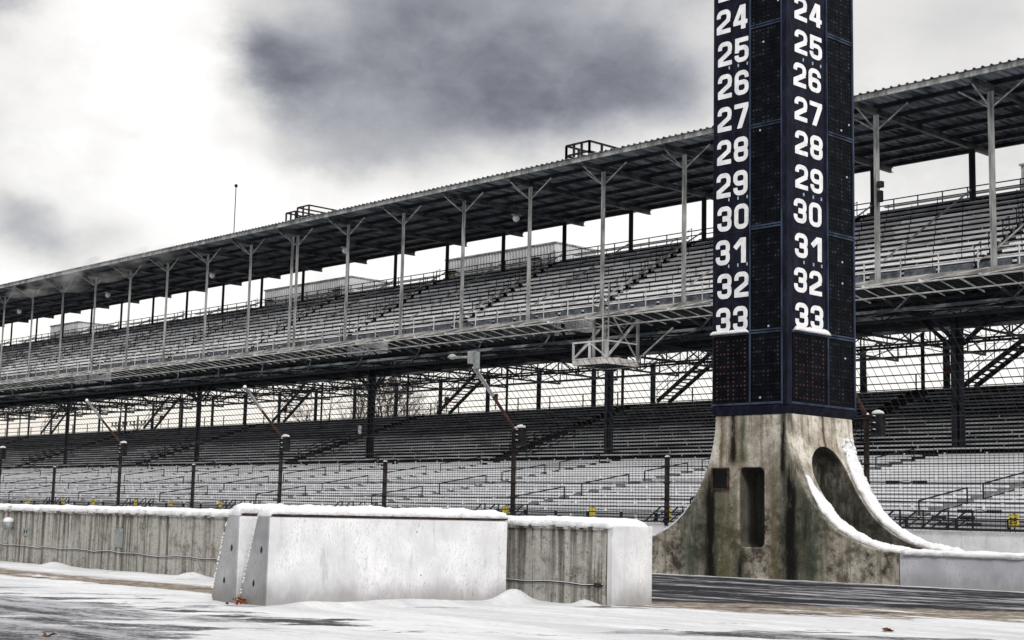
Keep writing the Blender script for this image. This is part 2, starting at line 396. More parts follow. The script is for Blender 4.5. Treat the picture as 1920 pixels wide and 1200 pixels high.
ORG = {}
def thing(name, label, cat, loc, group=None, rz=0.0):
    o = bpy.data.objects.new(name, None); col.objects.link(o)
    o.location = loc; o.rotation_euler = (0, 0, rz); o.empty_display_size = .3
    o['label'] = label; o['category'] = cat
    if group: o['group'] = group
    ORG[o.name] = Vector(loc)
    return o
def part(name, mb, mat, parent=None, smooth=False, local=False, label=None, bevel=0):
    """world-space mesh data, parented without rotation; local=True: data already in parent space"""
    if local: off = Vector((0, 0, 0)); 
    elif parent is not None: off = ORG[parent.name]
    else: off = Vector((0, 0, 0))
    me = bpy.data.meshes.new(name)
    if off.length > 0: vs = [(a - off.x, b - off.y, c - off.z) for a, b, c in mb.v]
    else: vs = mb.v
    me.from_pydata(vs, [], mb.f); me.update()
    me.materials.append(M[mat])
    if smooth:
        me.polygons.foreach_set('use_smooth', [True] * len(me.polygons))
    o = bpy.data.objects.new(name, me); col.objects.link(o)
    if parent is not None: o.parent = parent
    ORG[o.name] = off
    if label: o['label'] = label
    if bevel:
        bv = o.modifiers.new('bevel', 'BEVEL'); bv.width = bevel; bv.segments = 2; bv.limit_method = 'ANGLE'
    return o
def tag(o, label, cat, group=None):
    o['label'] = label; o['category'] = cat
    if group: o['group'] = group
    return o
def struct(o, kind='structure', label=None):
    o['kind'] = kind
    if label: o['label'] = label
    return o
def shift_origin(o, loc):
    me = o.data; L = Vector(loc)
    me.transform(Matrix.Translation(-L)); o.location = L; ORG[o.name] = L
    return o
def copy_part(o, dx, dy=0, dz=0, parent=None):
    c = o.copy(); col.objects.link(c)
    c.location = (o.location.x + dx, o.location.y + dy, o.location.z + dz)
    c.parent = parent if parent is not None else o.parent
    return c
def copy_tree(root, loc, label):
    r = root.copy(); col.objects.link(r); r.location = loc; r['label'] = label
    def rec(src, dst):
        for ch in list(src.children):
            c = ch.copy(); col.objects.link(c); c.parent = dst
            rec(ch, c)
    rec(root, r)
    return r
def fbm(x_, y_, z_=0.0, o=4):
    return noise.fractal(Vector((x_, y_, z_)), 1.0, 2.0, o)

def snow_ridge(path, width, height, droop=.0, step=.07, seed=0.0, ends=True, rough=.25, taper=0.0):
    """lumpy snow lying along a path of (x,y,z); width across (horizontal, perpendicular to path)"""
    P = [Vector(p) for p in path]
    pts = []; 
    for a, b in zip(P[:-1], P[1:]):
        L = (b - a).length; kk = max(1, int(L / step))
        for i in range(kk): pts.append(a + (b - a) * (i / kk))
    pts.append(P[-1])
    tot = 0; s_ = [0]
    for a, b in zip(pts[:-1], pts[1:]): tot += (b - a).length; s_.append(tot)
    mb = MB(); K = 13; rings = []
    for i, p in enumerate(pts):
        t = (pts[min(i + 1, len(pts) - 1)] - pts[max(i - 1, 0)]).normalized()
        sx = t.cross(Vector((0, 0, 1))).normalized(); nn = sx.cross(t).normalized()
        e = min(1.0, min(s_[i], tot - s_[i]) / (height * 1.4)) if ends else 1.0
        e = math.sqrt(max(0.02, 1 - (1 - e) ** 2))
        tw = 1.0
        if taper:
            q = min(1.0, s_[i] / taper); tw = .25 + .75 * q; e *= .45 + .55 * q
        for j in range(K):
            th = math.pi * j / (K - 1)
            cx = math.cos(th); sy_ = math.sin(th) ** .55
            nz = fbm(s_[i] * 1.7 + seed, cx * 1.3, th + seed) * rough + fbm(s_[i] * 7 + seed, cx * 4, seed) * rough * .55 + fbm(s_[i] * 22 + seed, cx * 9, seed + 2) * rough * .35
            hh = height * sy_ * e * (1 + nz)
            ww = tw * width / 2 * (1 + .16 * fbm(s_[i] * 4 + seed, cx * 9, 3.1) + .08 * fbm(s_[i] * 17 + seed, cx * 9, 7.1) + (.05 if 0 < j < K - 1 else 0))
            dz = 0
            if j in (0, K - 1): dz = -droop * (0.5 + .5 * abs(fbm(s_[i] * 6 + seed, cx, 9.2)) * 2)
            mb.v.append(tuple(p + sx * (cx * ww) + nn * hh + Vector((0, 0, dz))))
    for i in range(len(pts) - 1):
        for j in range(K - 1):
            a0 = i * K + j
            mb.f.append((a0, a0 + 1, a0 + K + 1, a0 + K))
    mb.f.append(tuple(range(K))[::-1]); mb.f.append(tuple((len(pts) - 1) * K + j for j in range(K)))
    for i in range(len(pts) - 1):
        mb.f.append((i * K + K - 1, i * K, i * K + K, i * K + 2 * K - 1))
    return mb

# ------------------------------------------------------------------ GROUND (one sheet)
def gz(u, v):
    z = .0060 * (u + 16)
    z = max(-.05, min(.04, z))
    if v < 27 and u > -60:
        amp = .009
        z += amp * fbm(u * .55, v * 1.1, 2.0) + .006 * fbm(u * 3, v * 5, 1.0)
        for (cu, cv, su, sv, h) in ((-14.72, 14.0, .17, .30, .19), (-15.0, 12.2, .22, 1.3, .075), (-15.15, 10.9, .25, .4, .05), (-13.85, 14.50, .16, .12, .08),
                                    (-27.7, 13.75, .35, .25, .10), (-22.7, 13.85, .30, .2, .09), (-12.0, 14.6, 1.3, .5, .03),
                                    (-24.0, 13.9, 4, .3, .03), (-15.9, 9.8, .8, .3, .03)):
            q = ((u - cu) / su) ** 2 + ((v - cv) / sv) ** 2
            if q < 12: z += h * math.exp(-q)
    if v > 44.5: z = 0
    return z
def axis(segs):
    r = []
    for a, b, st in segs:
        k = max(1, int(round((b - a) / st)))
        r += [a + (b - a) * i / k for i in range(k)]
    r.append(segs[-1][1]); return r
us = axis([(-4000, -400, 900), (-400, -60, 34), (-60, -34, 1.0), (-34, -6, .085), (-6, 20, 1.3), (20, 400, 76), (400, 4000, 900)])
vs_ = axis([(-4000, -40, 660), (-40, 3, 4.3), (3, 16.5, .075), (16.5, 27.5, .20), (27.5, 60, 3), (60, 400, 34), (400, 4000, 900)])
mb = MB()
for v in vs_:
    for u in us: mb.v.append((u, v, gz(u, v)))
W = len(us)
for j in range(len(vs_) - 1):
    for i in range(W - 1):
        a = j * W + i; mb.f.append((a, a + 1, a + W + 1, a + W))
def ground_f(k):
    p = k.pos; X, Y, Z = k.sep(p)
    wob = k.math('MULTIPLY', k.math('SUBTRACT', k.noise(p, .9, 6, .65), .5), 1.0)
    wob2 = k.math('MULTIPLY', k.math('SUBTRACT', k.noise(k.scale(p, 1, 3, 1), 3.0, 6, .7), .5), .9)
    ww = k.math('ADD', wob, wob2)
    Xr = k.math('ADD', X, 14.0)
    S = k.math('ADD', k.math('SUBTRACT', Y, k.math('MULTIPLY', Xr, .66)), ww)       # right-hand strip coordinate
    right = k.math('MAXIMUM', k.ramp(X, -13.65, -13.5), k.math('MULTIPLY', k.ramp(Y, 15.6, 15.7), k.ramp(X, -16.2, -15.4)))
    # streak direction runs along the pit lane
    sv = k.comb(k.math('ADD', k.math('MULTIPLY', X, .60), k.math('MULTIPLY', Y, .10)), k.math('SUBTRACT', k.math('MULTIPLY', Y, 3.4), k.math('MULTIPLY', X, 1.6)), 0.0)
    streak = k.noise(k.comb(k.math('ADD', k.math('MULTIPLY', X, .42), k.math('MULTIPLY', Y, .44)), k.math('SUBTRACT', k.math('MULTIPLY', Y, 1.0), k.math('MULTIPLY', X, 1.05)), 0.0), 1.15, 8, .66)
    sv2 = k.comb(k.math('MULTIPLY', X, .7), k.math('MULTIPLY', Y, 9.0), 2.0)
    streak2 = k.noise(k.comb(k.math('MULTIPLY', X, .26), k.math('MULTIPLY', Y, 1.5), 4.0), 1.1, 7, .72)
    grit = k.noise(k.scale(p, .6, 1, 1), 16, 8, .85)
    asphalt = k.mix(k.ramp(grit, .3, .7), (.010, .010, .012), (.05, .05, .055))
    tan = k.mix(k.ramp(k.noise(p, 6, 8, .8), .35, .65), (.11, .09, .072), (.37, .325, .275))
    tan = k.mix(k.ramp(streak2, .56, .64), tan, (.76, .76, .78))
    tan = k.mix(k.ramp(streak, .56, .64), tan, (.05, .045, .045))
    snow = k.mix(k.ramp(k.math('ADD', k.math('MULTIPLY', streak2, .6), k.math('MULTIPLY', grit, .4)), .38, .62), (.79, .80, .82), (.56, .57, .60))
    # snow cover amount in the foreground
    A = k.math('MULTIPLY', k.gauss(X, -17.0, 3.6), k.gauss(Y, 7.9, 1.35))
    B = k.math('MULTIPLY', k.gauss(X, -12.6, 2.6), k.gauss(Y, 6.3, .9))
    Cc = k.math('MULTIPLY', k.gauss(X, -8.4, 1.7), k.gauss(k.math('SUBTRACT', Y, k.math('MULTIPLY', k.math('ADD', X, 8.4), .66)), 12.9, .6))
    D = k.math('MULTIPLY', k.gauss(X, -22.5, 4.0), k.gauss(Y, 9.8, .55))
    E_ = k.math('MULTIPLY', k.gauss(X, -13.0, 1.6), k.gauss(Y, 9.3, .5))
    cover = k.math('ADD', k.math('ADD', k.math('MULTIPLY', A, .27), k.math('MULTIPLY', B, .25)),
                   k.math('ADD', k.math('MULTIPLY', Cc, .42), k.math('ADD', k.math('MULTIPLY', D, .10), k.math('MULTIPLY', E_, .12))))
    thr = k.math('SUBTRACT', .600, cover)
    bare = k.ramp(k.math('SUBTRACT', k.math('ADD', k.math('MULTIPLY', streak, .85), k.math('MULTIPLY', grit, .15)), thr), -.010, .045)
    slush = k.mix(k.ramp(k.math('ADD', k.math('MULTIPLY', streak2, .6), k.math('MULTIPLY', grit, .4)), .44, .56), (.018, .018, .021), (.40, .40, .43))
    c = k.mix(k.math('MULTIPLY', bare, .93), snow, slush)
    # left tan strip
    Yw = k.math('ADD', Y, k.math('MULTIPLY', ww, .55))
    lt = k.math('MULTIPLY', k.math('MULTIPLY', k.ramp(Yw, 11.45, 11.60), k.ramp(Yw, 12.9, 12.4)), k.math('SUBTRACT', 1.0, k.ramp(X, -17.5, -16.5)))
    c = k.mix(lt, c, tan)
    # right tan strip and dark pit-lane asphalt
    rtn = k.math('MULTIPLY', k.ramp(k.math('ADD', S, k.math('MULTIPLY', k.math('SUBTRACT', streak2, .5), 6.0)), 13.7, 13.9), right)
    c = k.mix(rtn, c, tan)
    ass = k.mix(k.math('MULTIPLY', k.ramp(k.math('ADD', k.math('MULTIPLY', streak2, .75), k.math('ADD', k.math('MULTIPLY', streak, .15), k.math('MULTIPLY', grit, .10))), .48, .58), .85), asphalt, (.42, .42, .45))
    wet = k.ramp(k.math('ADD', S, k.math('MULTIPLY', k.math('SUBTRACT', streak2, .5), 3.0)), 16.0, 16.3)
    c = k.mix(k.math('MULTIPLY', wet, k.math('MAXIMUM', right, k.ramp(Y, 15.2, 15.6))), c, ass)
    edge = k.math('MULTIPLY', k.ramp(k.math('ADD', Y, k.math('MULTIPLY', ww, .2)), 24.80, 24.98), k.ramp(Y, 28.0, 27.0))
    c = k.mix(edge, c, snow)
    far = k.ramp(Y, 30, 36)
    c = k.mix(far, c, (.55, .55, .57))
    bumpit(k, k.math('ADD', k.math('MULTIPLY', streak, .5), k.math('ADD', k.math('MULTIPLY', grit, .35), k.math('MULTIPLY', k.noise(p, 3.0, 7, .7), .8))), 1.0, .07)
    return c
M['ground'] = material('snowy_pit_lane', ground_f, .85, 0, .02)
g = part('ground', mb, 'ground', smooth=True); struct(g)

# ------------------------------------------------------------------ SCORING TOWER
TU0, TU1, TV0, TV1 = -20.30, -18.32, 25.15, 27.70
TC = -19.27
tower = thing('scoring_tower', 'dark navy scoring tower with white numbers standing on a flared stained concrete base', 'scoring tower', (TC, 26.4, 0))
PROF = [(3.42, .93), (3.1, .95), (2.9, .98), (2.5, 1.08), (2.14, 1.22), (1.85, 1.38), (1.5, 1.63), (1.3, 1.81), (1.15, 1.98), (1.0, 2.2), (.91, 2.37), (.81, 2.6), (.72, 2.88), (.66, 3.15), (.61, 3.57)]
R_END = -15.70
right_p = [(TC + h, z) for z, h in PROF]; left_p = [(TC - h, z) for z, h in PROF]
poly = left_p[::-1] + right_p + [(R_END, -.3), (TC - 3.57, -.3)]
poly = [(a, b) for a, b in poly][::-1]
mbb = MB(); mbb.prism_y(poly, TV0, 27.58)
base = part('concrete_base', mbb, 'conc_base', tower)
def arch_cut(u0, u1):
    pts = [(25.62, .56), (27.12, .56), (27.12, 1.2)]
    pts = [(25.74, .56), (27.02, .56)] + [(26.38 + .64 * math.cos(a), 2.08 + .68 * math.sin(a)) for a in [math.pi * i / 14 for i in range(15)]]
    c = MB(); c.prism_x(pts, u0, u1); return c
def rrect(x0, x1, z0, z1, r, k=5):
    o = []
    for cx, cz, a0 in ((x1 - r, z0 + r, -90), (x1 - r, z1 - r, 0), (x0 + r, z1 - r, 90), (x0 + r, z0 + r, 180)):
        for i in range(k + 1):
            a = R(a0 + 90 * i / k); o.append((cx + r * math.cos(a), cz + r * math.sin(a)))
    return o
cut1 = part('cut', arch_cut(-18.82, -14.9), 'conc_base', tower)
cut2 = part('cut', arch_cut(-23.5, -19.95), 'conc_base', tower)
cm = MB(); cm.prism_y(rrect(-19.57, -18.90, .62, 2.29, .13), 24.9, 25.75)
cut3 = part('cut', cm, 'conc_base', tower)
for c_ in (cut1, cut2, cut3):
    b_ = base.modifiers.new('b', 'BOOLEAN'); b_.object = c_; b_.operation = 'DIFFERENCE'; b_.solver = 'EXACT'
bpy.context.view_layer.update()
dg = bpy.context.evaluated_depsgraph_get()
nm = bpy.data.meshes.new_from_object(base.evaluated_get(dg))
base.modifiers.clear(); base.data = nm
for c_ in (cut1, cut2, cut3): bpy.data.objects.remove(c_)
bv = base.modifiers.new('bevel', 'BEVEL'); bv.width = .025; bv.segments = 2; bv.limit_method = 'ANGLE'; bv.angle_limit = R(50)
mb = MB().box(-19.30, -19.10, 25.40, 25.744, .63, 2.2)
mb.v = []; mb.f = []
mb.prism_y([(-19.22, .66), (-18.915, .66), (-18.915, 2.1), (-18.98, 2.20), (-19.22, 2.26)], 25.70, 25.745)
part('slot_door', mb, 'navy_frame', base)
# vent grille
mb = MB()
for a in ((-20.27, -20.235, 1.82, 2.29), (-19.845, -19.81, 1.82, 2.29)): mb.box(a[0], a[1], 25.10, 25.149, a[2], a[3])
for a in ((1.82, 1.85), (2.26, 2.29)): mb.box(-20.234, -19.846, 25.10, 25.149, a[0], a[1])
part('vent_frame', mb, 'rust', base)
mb = MB().box(-20.234, -19.846, 25.135, 25.148, 1.851, 2.259)
for i in range(9):
    zz = 1.875 + i * .043
    mb.beam((-20.233, 25.118, zz), (-19.847, 25.118, zz), .028, .008)
part('vent_louvre', mb, 'black', base)
# snow lying on the fins
def fin_snow(v, wd, z_hi, h, seed, zs=None):
    pts = []
    for (u, z) in right_p:
        if z <= z_hi: pts.append((u, v, z + .0))
    pts += [(R_END + .15, v, .605)]
    return snow_ridge(pts, wd, h, .01, .04, seed, True, .5, zs or 0.0)
part('snow_cap', fin_snow(25.44, .42, 2.2, .10, 1.0, .9), 'snow', base, True)
part('snow_cap', fin_snow(27.30, .44, 2.92, .10, 5.0, .35), 'snow', base, True)
lp = [(u, 25.40, z) for (u, z) in left_p if z <= 1.6][::-1]
part('snow_cap', snow_ridge([(TC - 3.6, 25.4, .61)] + lp, .48, .05, .01, .06, 3.0), 'snow', base, True)

mb = MB(); rs = random.Random(4)
for i in range(46):       # clotted snow at the top of the back fin
    z_ = 2.95 - rs.random() ** 1.5 * 1.0
    hw = [TC + a + (b - a) * (z0 - z_) / (z0 - z1) for (z0, a), (z1, b) in zip(PROF[:-1], PROF[1:]) if z1 <= z_ <= z0][0]
    r_ = rs.uniform(.03, .075); c_ = (hw + rs.uniform(-.01, .05), 27.30 + rs.uniform(-.21, .21), z_)
    mb.lathe(c_, [(r_ * .2, -r_), (r_ * .85, -r_ * .5), (r_, 0), (r_ * .8, r_ * .5), (r_ * .2, r_ * .9)], 7)
part('snow_clots', mb, 'snow', base, True)
# shaft
mb = MB()
mb.box(TU0, TU1 - .0, TV0, TV1, 3.60, 19.0)
part('shaft', mb, 'navy', tower, bevel=.02)
mb = MB(); mb.prism_y([(-20.20, 3.40), (-18.36, 3.40), (-18.24, 3.60), (-20.36, 3.60)], 25.13, 27.66)
part('skirt', mb, 'navy', tower, bevel=.01)
FR = MB()
LF = TV0            # left face plane (faces -v)
RF = TU1            # right face plane (faces +u)
def lbar(u0, u1, z0, z1, th=.03): FR.box(u0, u1, LF - th, LF - .001, z0, z1)
def rbar(v0, v1, z0, z1, th=.03): FR.box(RF + .001, RF + th, v0, v1, z0, z1)
bars = [5.13, 7.39, 9.63, 11.87, 14.12, 16.36]
for z0 in bars:
    lbar(-19.235, -18.43, z0, z0 + .035); lbar(-19.235, -18.43, z0 + .055, z0 + .085, .045)
    rbar(26.64, 27.60, z0, z0 + .035); rbar(26.64, 27.60, z0 + .055, z0 + .085, .045)
lbar(-20.29, -19.275, 5.13, 5.17); rbar(25.30, 26.61, 5.13, 5.17)
lbar(-20.29, -18.43, 3.62, 3.665); rbar(25.30, 27.64, 3.62, 3.665)
lbar(-19.270, -19.24, 3.67, 18.9, .035); rbar(26.612, 26.638, 3.67, 18.9, .035)
part('frame_bar', FR, 'navy_frame', tower)
mb = MB()
mb.box(-18.428, -18.385, LF - .045, LF - .001, 3.6, 19.0)
mb.box(RF + .001, RF + .04, 27.61, 27.65, 3.6, 19.0)
part('corner_trim', mb, 'navy_frame', tower)
mb = MB()
mb.box(-18.382, RF + .05, LF - .05, LF - .001, 3.6, 19.0)
mb.box(RF + .001, RF + .05, LF, LF + .12, 3.6, 19.0)
part('corner_post', mb, 'navy', tower)
# number panels (seams) and display panels
def disp_left(u0, u1, z0, z1, name='display_panel'):
    return part(name, MB().box(u0, u1, LF - .012, LF - .001, z0, z1), 'screen', tower)
def disp_right(v0, v1, z0, z1, name='display_panel'):
    return part(name, MB().box(RF + .001, RF + .012, v0, v1, z0, z1), 'screen', tower)
def disc(mb, c, axis_, r):
    k = 8; o = len(mb.v)
    for dd, rr in ((0, r), (.012, r * .7)):
        for j in range(k):
            a = 2 * math.pi * j / k
            if axis_ == 'L': mb.v.append((c[0] + rr * math.cos(a), c[1] - dd, c[2] + rr * math.sin(a)))
            else: mb.v.append((c[0] + dd, c[1] + rr * math.cos(a), c[2] + rr * math.sin(a)))
    for j in range(k): mb.f.append((o + j, o + (j + 1) % k, o + k + (j + 1) % k, o + k + j))
    mb.f.append(tuple(o + k + j for j in range(k)))
seg7 = [(i, j) for i in range(4) for j in range(7) if i in (0, 3) or j in (0, 3, 6)]
def digit_dots(side, a0, z_top, cw, rh, r, dim, red, clear, isred):
    for i, j in seg7:
        a = a0 + i * cw; zz = z_top - j * rh
        t = red if isred else (clear if random.random() < .011 else dim)
        if side == 'L': disc(t, (a, LF - .012, zz), 'L', r)
        else: disc(t, (RF + .012, a, zz), 'R', r)
groups = [(z + .09, z2) for z, z2 in zip(bars, bars[1:] + [18.6])]
for side in 'LR':
    for gi, (z0, z1) in enumerate(groups):
        p_ = disp_left(-19.235, -18.432, z0, z1) if side == 'L' else disp_right(26.64, 27.60, z0, z1)
        dim, red, clear = MB(), MB(), MB()
        for r_ in range(3):
            zt = z1 - .07 - r_ * .75
            if zt - .55 < z0: continue
            if side == 'L':
                for a0 in (-19.17, -18.775): digit_dots('L', a0, zt, .088, .092, .026, dim, red, clear, False)
            else:
                for a0 in (26.73, 27.19): digit_dots('R', a0, zt, .10, .092, .028, dim, red, clear, False)
        part('bulb_matrix', dim, 'lamp_dim', p_)
        if clear.v: part('clear_bulb', clear, 'lamp_clear', p_)
for side, a, b, isred in (('L', -20.24, -19.28, True), ('L', -19.235, -18.432, False), ('R', 25.36, 26.60, True), ('R', 26.64, 27.60, False)):
    p_ = disp_left(a, b, 3.67, 5.125) if side == 'L' else disp_right(a, b, 3.67, 5.125)
    dim, red, clear = MB(), MB(), MB()
    wd = b - a; cw = wd * .105
    for zt in (5.01, 4.31):
        for q in (.09, .56):
            digit_dots(side, a + wd * q, zt, cw, .092, .027, dim, red, clear, isred)
    t = red if isred else dim
    part('bulb_matrix', t, 'lamp_red' if isred else 'lamp_dim', p_)
    if clear.v: part('clear_bulb', clear, 'lamp_clear', p_)
# digits: signed-distance outline turned into a flat sheet
def sd_box(px, py, cx, cy, hx, hy):
    dx = abs(px - cx) - hx; dy = abs(py - cy) - hy
    return math.hypot(max(dx, 0), max(dy, 0)) + min(max(dx, dy), 0)
def sd_seg(px, py, x0, y0, x1, y1, wd):
    L = math.hypot(x1 - x0, y1 - y0); tx, ty = (x1 - x0) / L, (y1 - y0) / L
    a = (px - (x0 + x1) / 2) * tx + (py - (y0 + y1) / 2) * ty
    b = -(px - (x0 + x1) / 2) * ty + (py - (y0 + y1) / 2) * tx
    return sd_box(a, b, 0, 0, L / 2, wd / 2)
def sd_ring(px, py, x0, x1, y0, y1, r, wd):
    q = sd_box(px, py, (x0 + x1) / 2, (y0 + y1) / 2, (x1 - x0) / 2 - r, (y1 - y0) / 2 - r) - r
    return abs(q) - wd / 2
DW, T = .66, .188
a_, b_ = T / 2, DW - T / 2
def dig(ch, x, y):
    top = sd_ring(x, y, a_, b_, .485, 1 - T / 2, .17, T)
    bot = sd_ring(x, y, a_, b_, T / 2, .515, .17, T)
    full = sd_ring(x, y, a_, b_, T / 2, 1 - T / 2, .19, T)
    cutL = lambda y0, y1: sd_box(x, y, .0, (y0 + y1) / 2, .30, (y1 - y0) / 2)
    cutR = lambda y0, y1: sd_box(x, y, DW, (y0 + y1) / 2, .30, (y1 - y0) / 2)
    if ch == '0': return full
    if ch == '8': return min(top, bot)
    if ch == '3':
        return max(min(top, bot), -sd_box(x, y, 0, .5, .24, .165))
    if ch == '6':
        return min(bot, max(full, -sd_box(x, y, DW, .55, .30, .125)))
    if ch == '9': return dig('6', DW - x, 1 - y)
    if ch == '1':
        return min(sd_box(x, y, .50, .5, .11, .5), max(sd_seg(x, y, .10, .60, .50, 1.0, .21), y - 1.0))
    if ch == '2':
        t = max(top, -sd_box(x, y, 0, .40, .44, .265))
        dgl = sd_seg(x, y, .60, .565, .05, .22, .195)
        return min(t, max(dgl, -y, x - DW + .02, -x), sd_box(x, y, DW / 2, T / 2, DW / 2, T / 2), sd_box(x, y, .10, .14, .10, .14))
    if ch == '4':
        dg_ = max(sd_seg(x, y, .06, .24, .44, 1.05, .19), y - 1, -x)
        return min(sd_box(x, y, .47, .5, .105, .5), sd_box(x, y, DW / 2, .275, DW / 2, .09), dg_)
    if ch == '5':
        b5 = sd_ring(x, y, a_, b_, T / 2, .58, .17, T)
        b5 = max(b5, -sd_box(x, y, 0, .37, .24, .07))
        return min(b5, sd_box(x, y, DW / 2, .905, DW / 2 - .02, .095), sd_box(x, y, .115, .69, .095, .30))
    if ch == '7':
        return min(sd_box(x, y, DW / 2, .905, DW / 2, .095), max(sd_seg(x, y, .60, .97, .22, -.05, .215), -y, x - DW, y - 1))
    return 1
GL = {}
def glyph(ch):
    if ch in GL: return GL[ch]
    NX, NY = 30, 44; mx = .03
    xs = [-mx + (DW + 2 * mx) * i / NX for i in range(NX + 1)]; ys = [-mx + (1 + 2 * mx) * j / NY for j in range(NY + 1)]
    F = [[dig(ch, x, y) for x in xs] for y in ys]
    out_ = []
    for j in range(NY):
        run = None
        for i in range(NX + 1):
            inside = i < NX and max(F[j][i], F[j][i + 1], F[j + 1][i + 1], F[j + 1][i]) < 0
            if inside and run is None: run = i
            if not inside and run is not None:
                out_.append([(xs[run], ys[j]), (xs[i], ys[j]), (xs[i], ys[j + 1]), (xs[run], ys[j + 1])]); run = None
            if i < NX and not inside and min(F[j][i], F[j][i + 1], F[j + 1][i + 1], F[j + 1][i]) < 0:
                c4 = [(xs[i], ys[j], F[j][i]), (xs[i + 1], ys[j], F[j][i + 1]), (xs[i + 1], ys[j + 1], F[j + 1][i + 1]), (xs[i], ys[j + 1], F[j + 1][i])]
                pl = []
                for q in range(4):
                    A_, B_ = c4[q], c4[(q + 1) % 4]
                    if A_[2] < 0: pl.append(A_[:2])
                    if (A_[2] < 0) != (B_[2] < 0):
                        t = A_[2] / (A_[2] - B_[2]); pl.append((A_[0] + (B_[0] - A_[0]) * t, A_[1] + (B_[1] - A_[1]) * t))
                if len(pl) >= 3: out_.append(pl)
    GL[ch] = out_; return out_
def number_mesh(txt, place):        # place(x,y)->world, x in digit units
    mb = MB(); adv = DW + .13
    for i, ch in enumerate(txt):
        for pl in glyph(ch):
            mb.add([place(x + i * adv, y) for x, y in pl], [tuple(range(len(pl)))])
    return mb
for nn_ in range(17, 34):
    t = 12.531 - (nn_ - 24) * .75; b = t - .555
    jl = random.uniform(-.03, .03)
    hL, wL = .555, .59
    part('number', number_mesh(str(nn_), lambda x, y: (-20.175 + jl + x * wL, LF - .006, b - .02 + y * hL)), 'number', tower)
    jr = random.uniform(-.03, .03)
    part('number', number_mesh(str(nn_), lambda x, y: (RF + .006, 25.44 + jr + x * .70, b + .03 + y * .53)), 'number', tower)
# seams and small fixing clips
mb = MB()
for i in range(6):
    z0 = 5.17 + .2 + i * 2.25 - .2
    mb.box(-20.285, -19.275, LF - .003, LF - .0005, z0 + 2.23, z0 + 2.242)
    mb.box(RF + .0005, RF + .003, 25.28, 26.60, z0 + 2.23, z0 + 2.242)
mb.box(-19.735, -19.728, LF - .003, LF - .0005, 5.2, 18.9)
part('panel_seam', mb, 'black', tower)
mb = MB()
for z0 in (11.12, 8.13, 6.65, 14.1):
    for q in (-19.85, -19.6, -19.35): mb.box(q, q + .02, LF - .02, LF - .001, z0 - .02, z0 + .05)
    for q in (25.75, 26.1, 26.4): mb.box(RF + .001, RF + .02, q, q + .025, z0 - .02, z0 + .05)
part('fixing_clip', mb, 'lamp_clear', tower)
part('snow_cap', snow_ridge([(-20.30, 25.11, 5.172), (-19.28, 25.11, 5.172)], .09, .075, 0, .03, 2.0), 'snow', tower, True)
part('snow_cap', snow_ridge([(RF + .055, 25.36, 5.172), (RF + .055, 26.62, 5.172)], .11, .09, 0, .03, 8.0, True, .5), 'snow', tower, True)

# ------------------------------------------------------------------ low white wall right of the tower, low wall left of it
lw = thing('low_wall', 'low pale grey painted wall with snow on top running right from the tower base', 'wall', (-8, 25.4, 0))
mb = MB()
for i in range(5):
    u0 = R_END + .012 + i * 5.0; mb.box(u0, u0 + 4.99, 25.15, 25.62, -.3, .60)
part('wall_body', mb, 'paint_grey', lw, bevel=.015)
part('snow_cap', snow_ridge([(R_END + .1, 25.36, .60), (9.2, 25.36, .60)], .50, .10, .02, .08, 4.0, False), 'snow', lw, True)
lw2 = thing('low_wall', 'low stained wall behind the pit wall end, running left from the tower base', 'wall', (-30, 25.4, 0))
part('wall_body', MB().box(-60, TC - 3.585, 25.15, 25.60, -.3, .61), 'conc_base', lw2)
part('snow_cap', snow_ridge([(-60, 25.38, .61), (TC - 3.6, 25.38, .61)], .46, .05, .01, .12, 4.0, False), 'snow', lw2, True)

# ------------------------------------------------------------------ PIT WALL
pw = thing('pit_wall', 'long stained concrete pit wall topped with thick snow, ending in a white painted end face', 'wall', (-20, 14.6, 0))
mb = MB()
def pv(u):   # front face line
    return 14.12 + max(0, (u + 24)) * .052 if u > -24 else 14.12
seg = [-60, -40, -33, -28.6, -24.2, -19.6, -15.6, -13.62]
TW = .78
for a, b in zip(seg[:-1], seg[1:]):
    z1 = 1.06
    v0, v1 = pv(a), pv(b)
    g_ = .006
    mb.add([(a + g_, v0, -.3), (b - g_, v1, -.3), (b - g_, v1 + TW, -.3), (a + g_, v0 + TW, -.3), (a + g_, v0, z1), (b - g_, v1, z1), (b - g_, v1 + TW, z1), (a + g_, v0 + TW, z1)],
           [(0, 3, 2, 1), (4, 5, 6, 7), (0, 1, 5, 4), (1, 2, 6, 5), (2, 3, 7, 6), (3, 0, 4, 7)])
    # drip ledge under the snow
part('wall_body', mb, 'conc_wall', pw, bevel=.012)
mb = MB()
mb.box(-13.60, -13.50, pv(-13.6) - .012, pv(-13.6) + TW + .012, -.3, 1.075)
part('end_face', mb, 'paint_white', pw, bevel=.01, label='white painted end face of the wall')
mb = MB()
for a, b in zip(seg[:-1], seg[1:]):
    v0, v1 = pv(a) - .015, pv(b) - .015
    mb.beam((a, v0, 1.035), (b - .01, v1, 1.035), .034, .045)
part('coping_lip', mb, 'conc_wall', pw)
part('snow_cap', snow_ridge([(-60, 14.12 + .36, 1.06)] + [(u, pv(u) + .36, 1.055) for u in (-30, -24, -20, -16, -13.52)], TW + .02, .115, .02, .07, 11.0, True, .3), 'snow', pw, True)
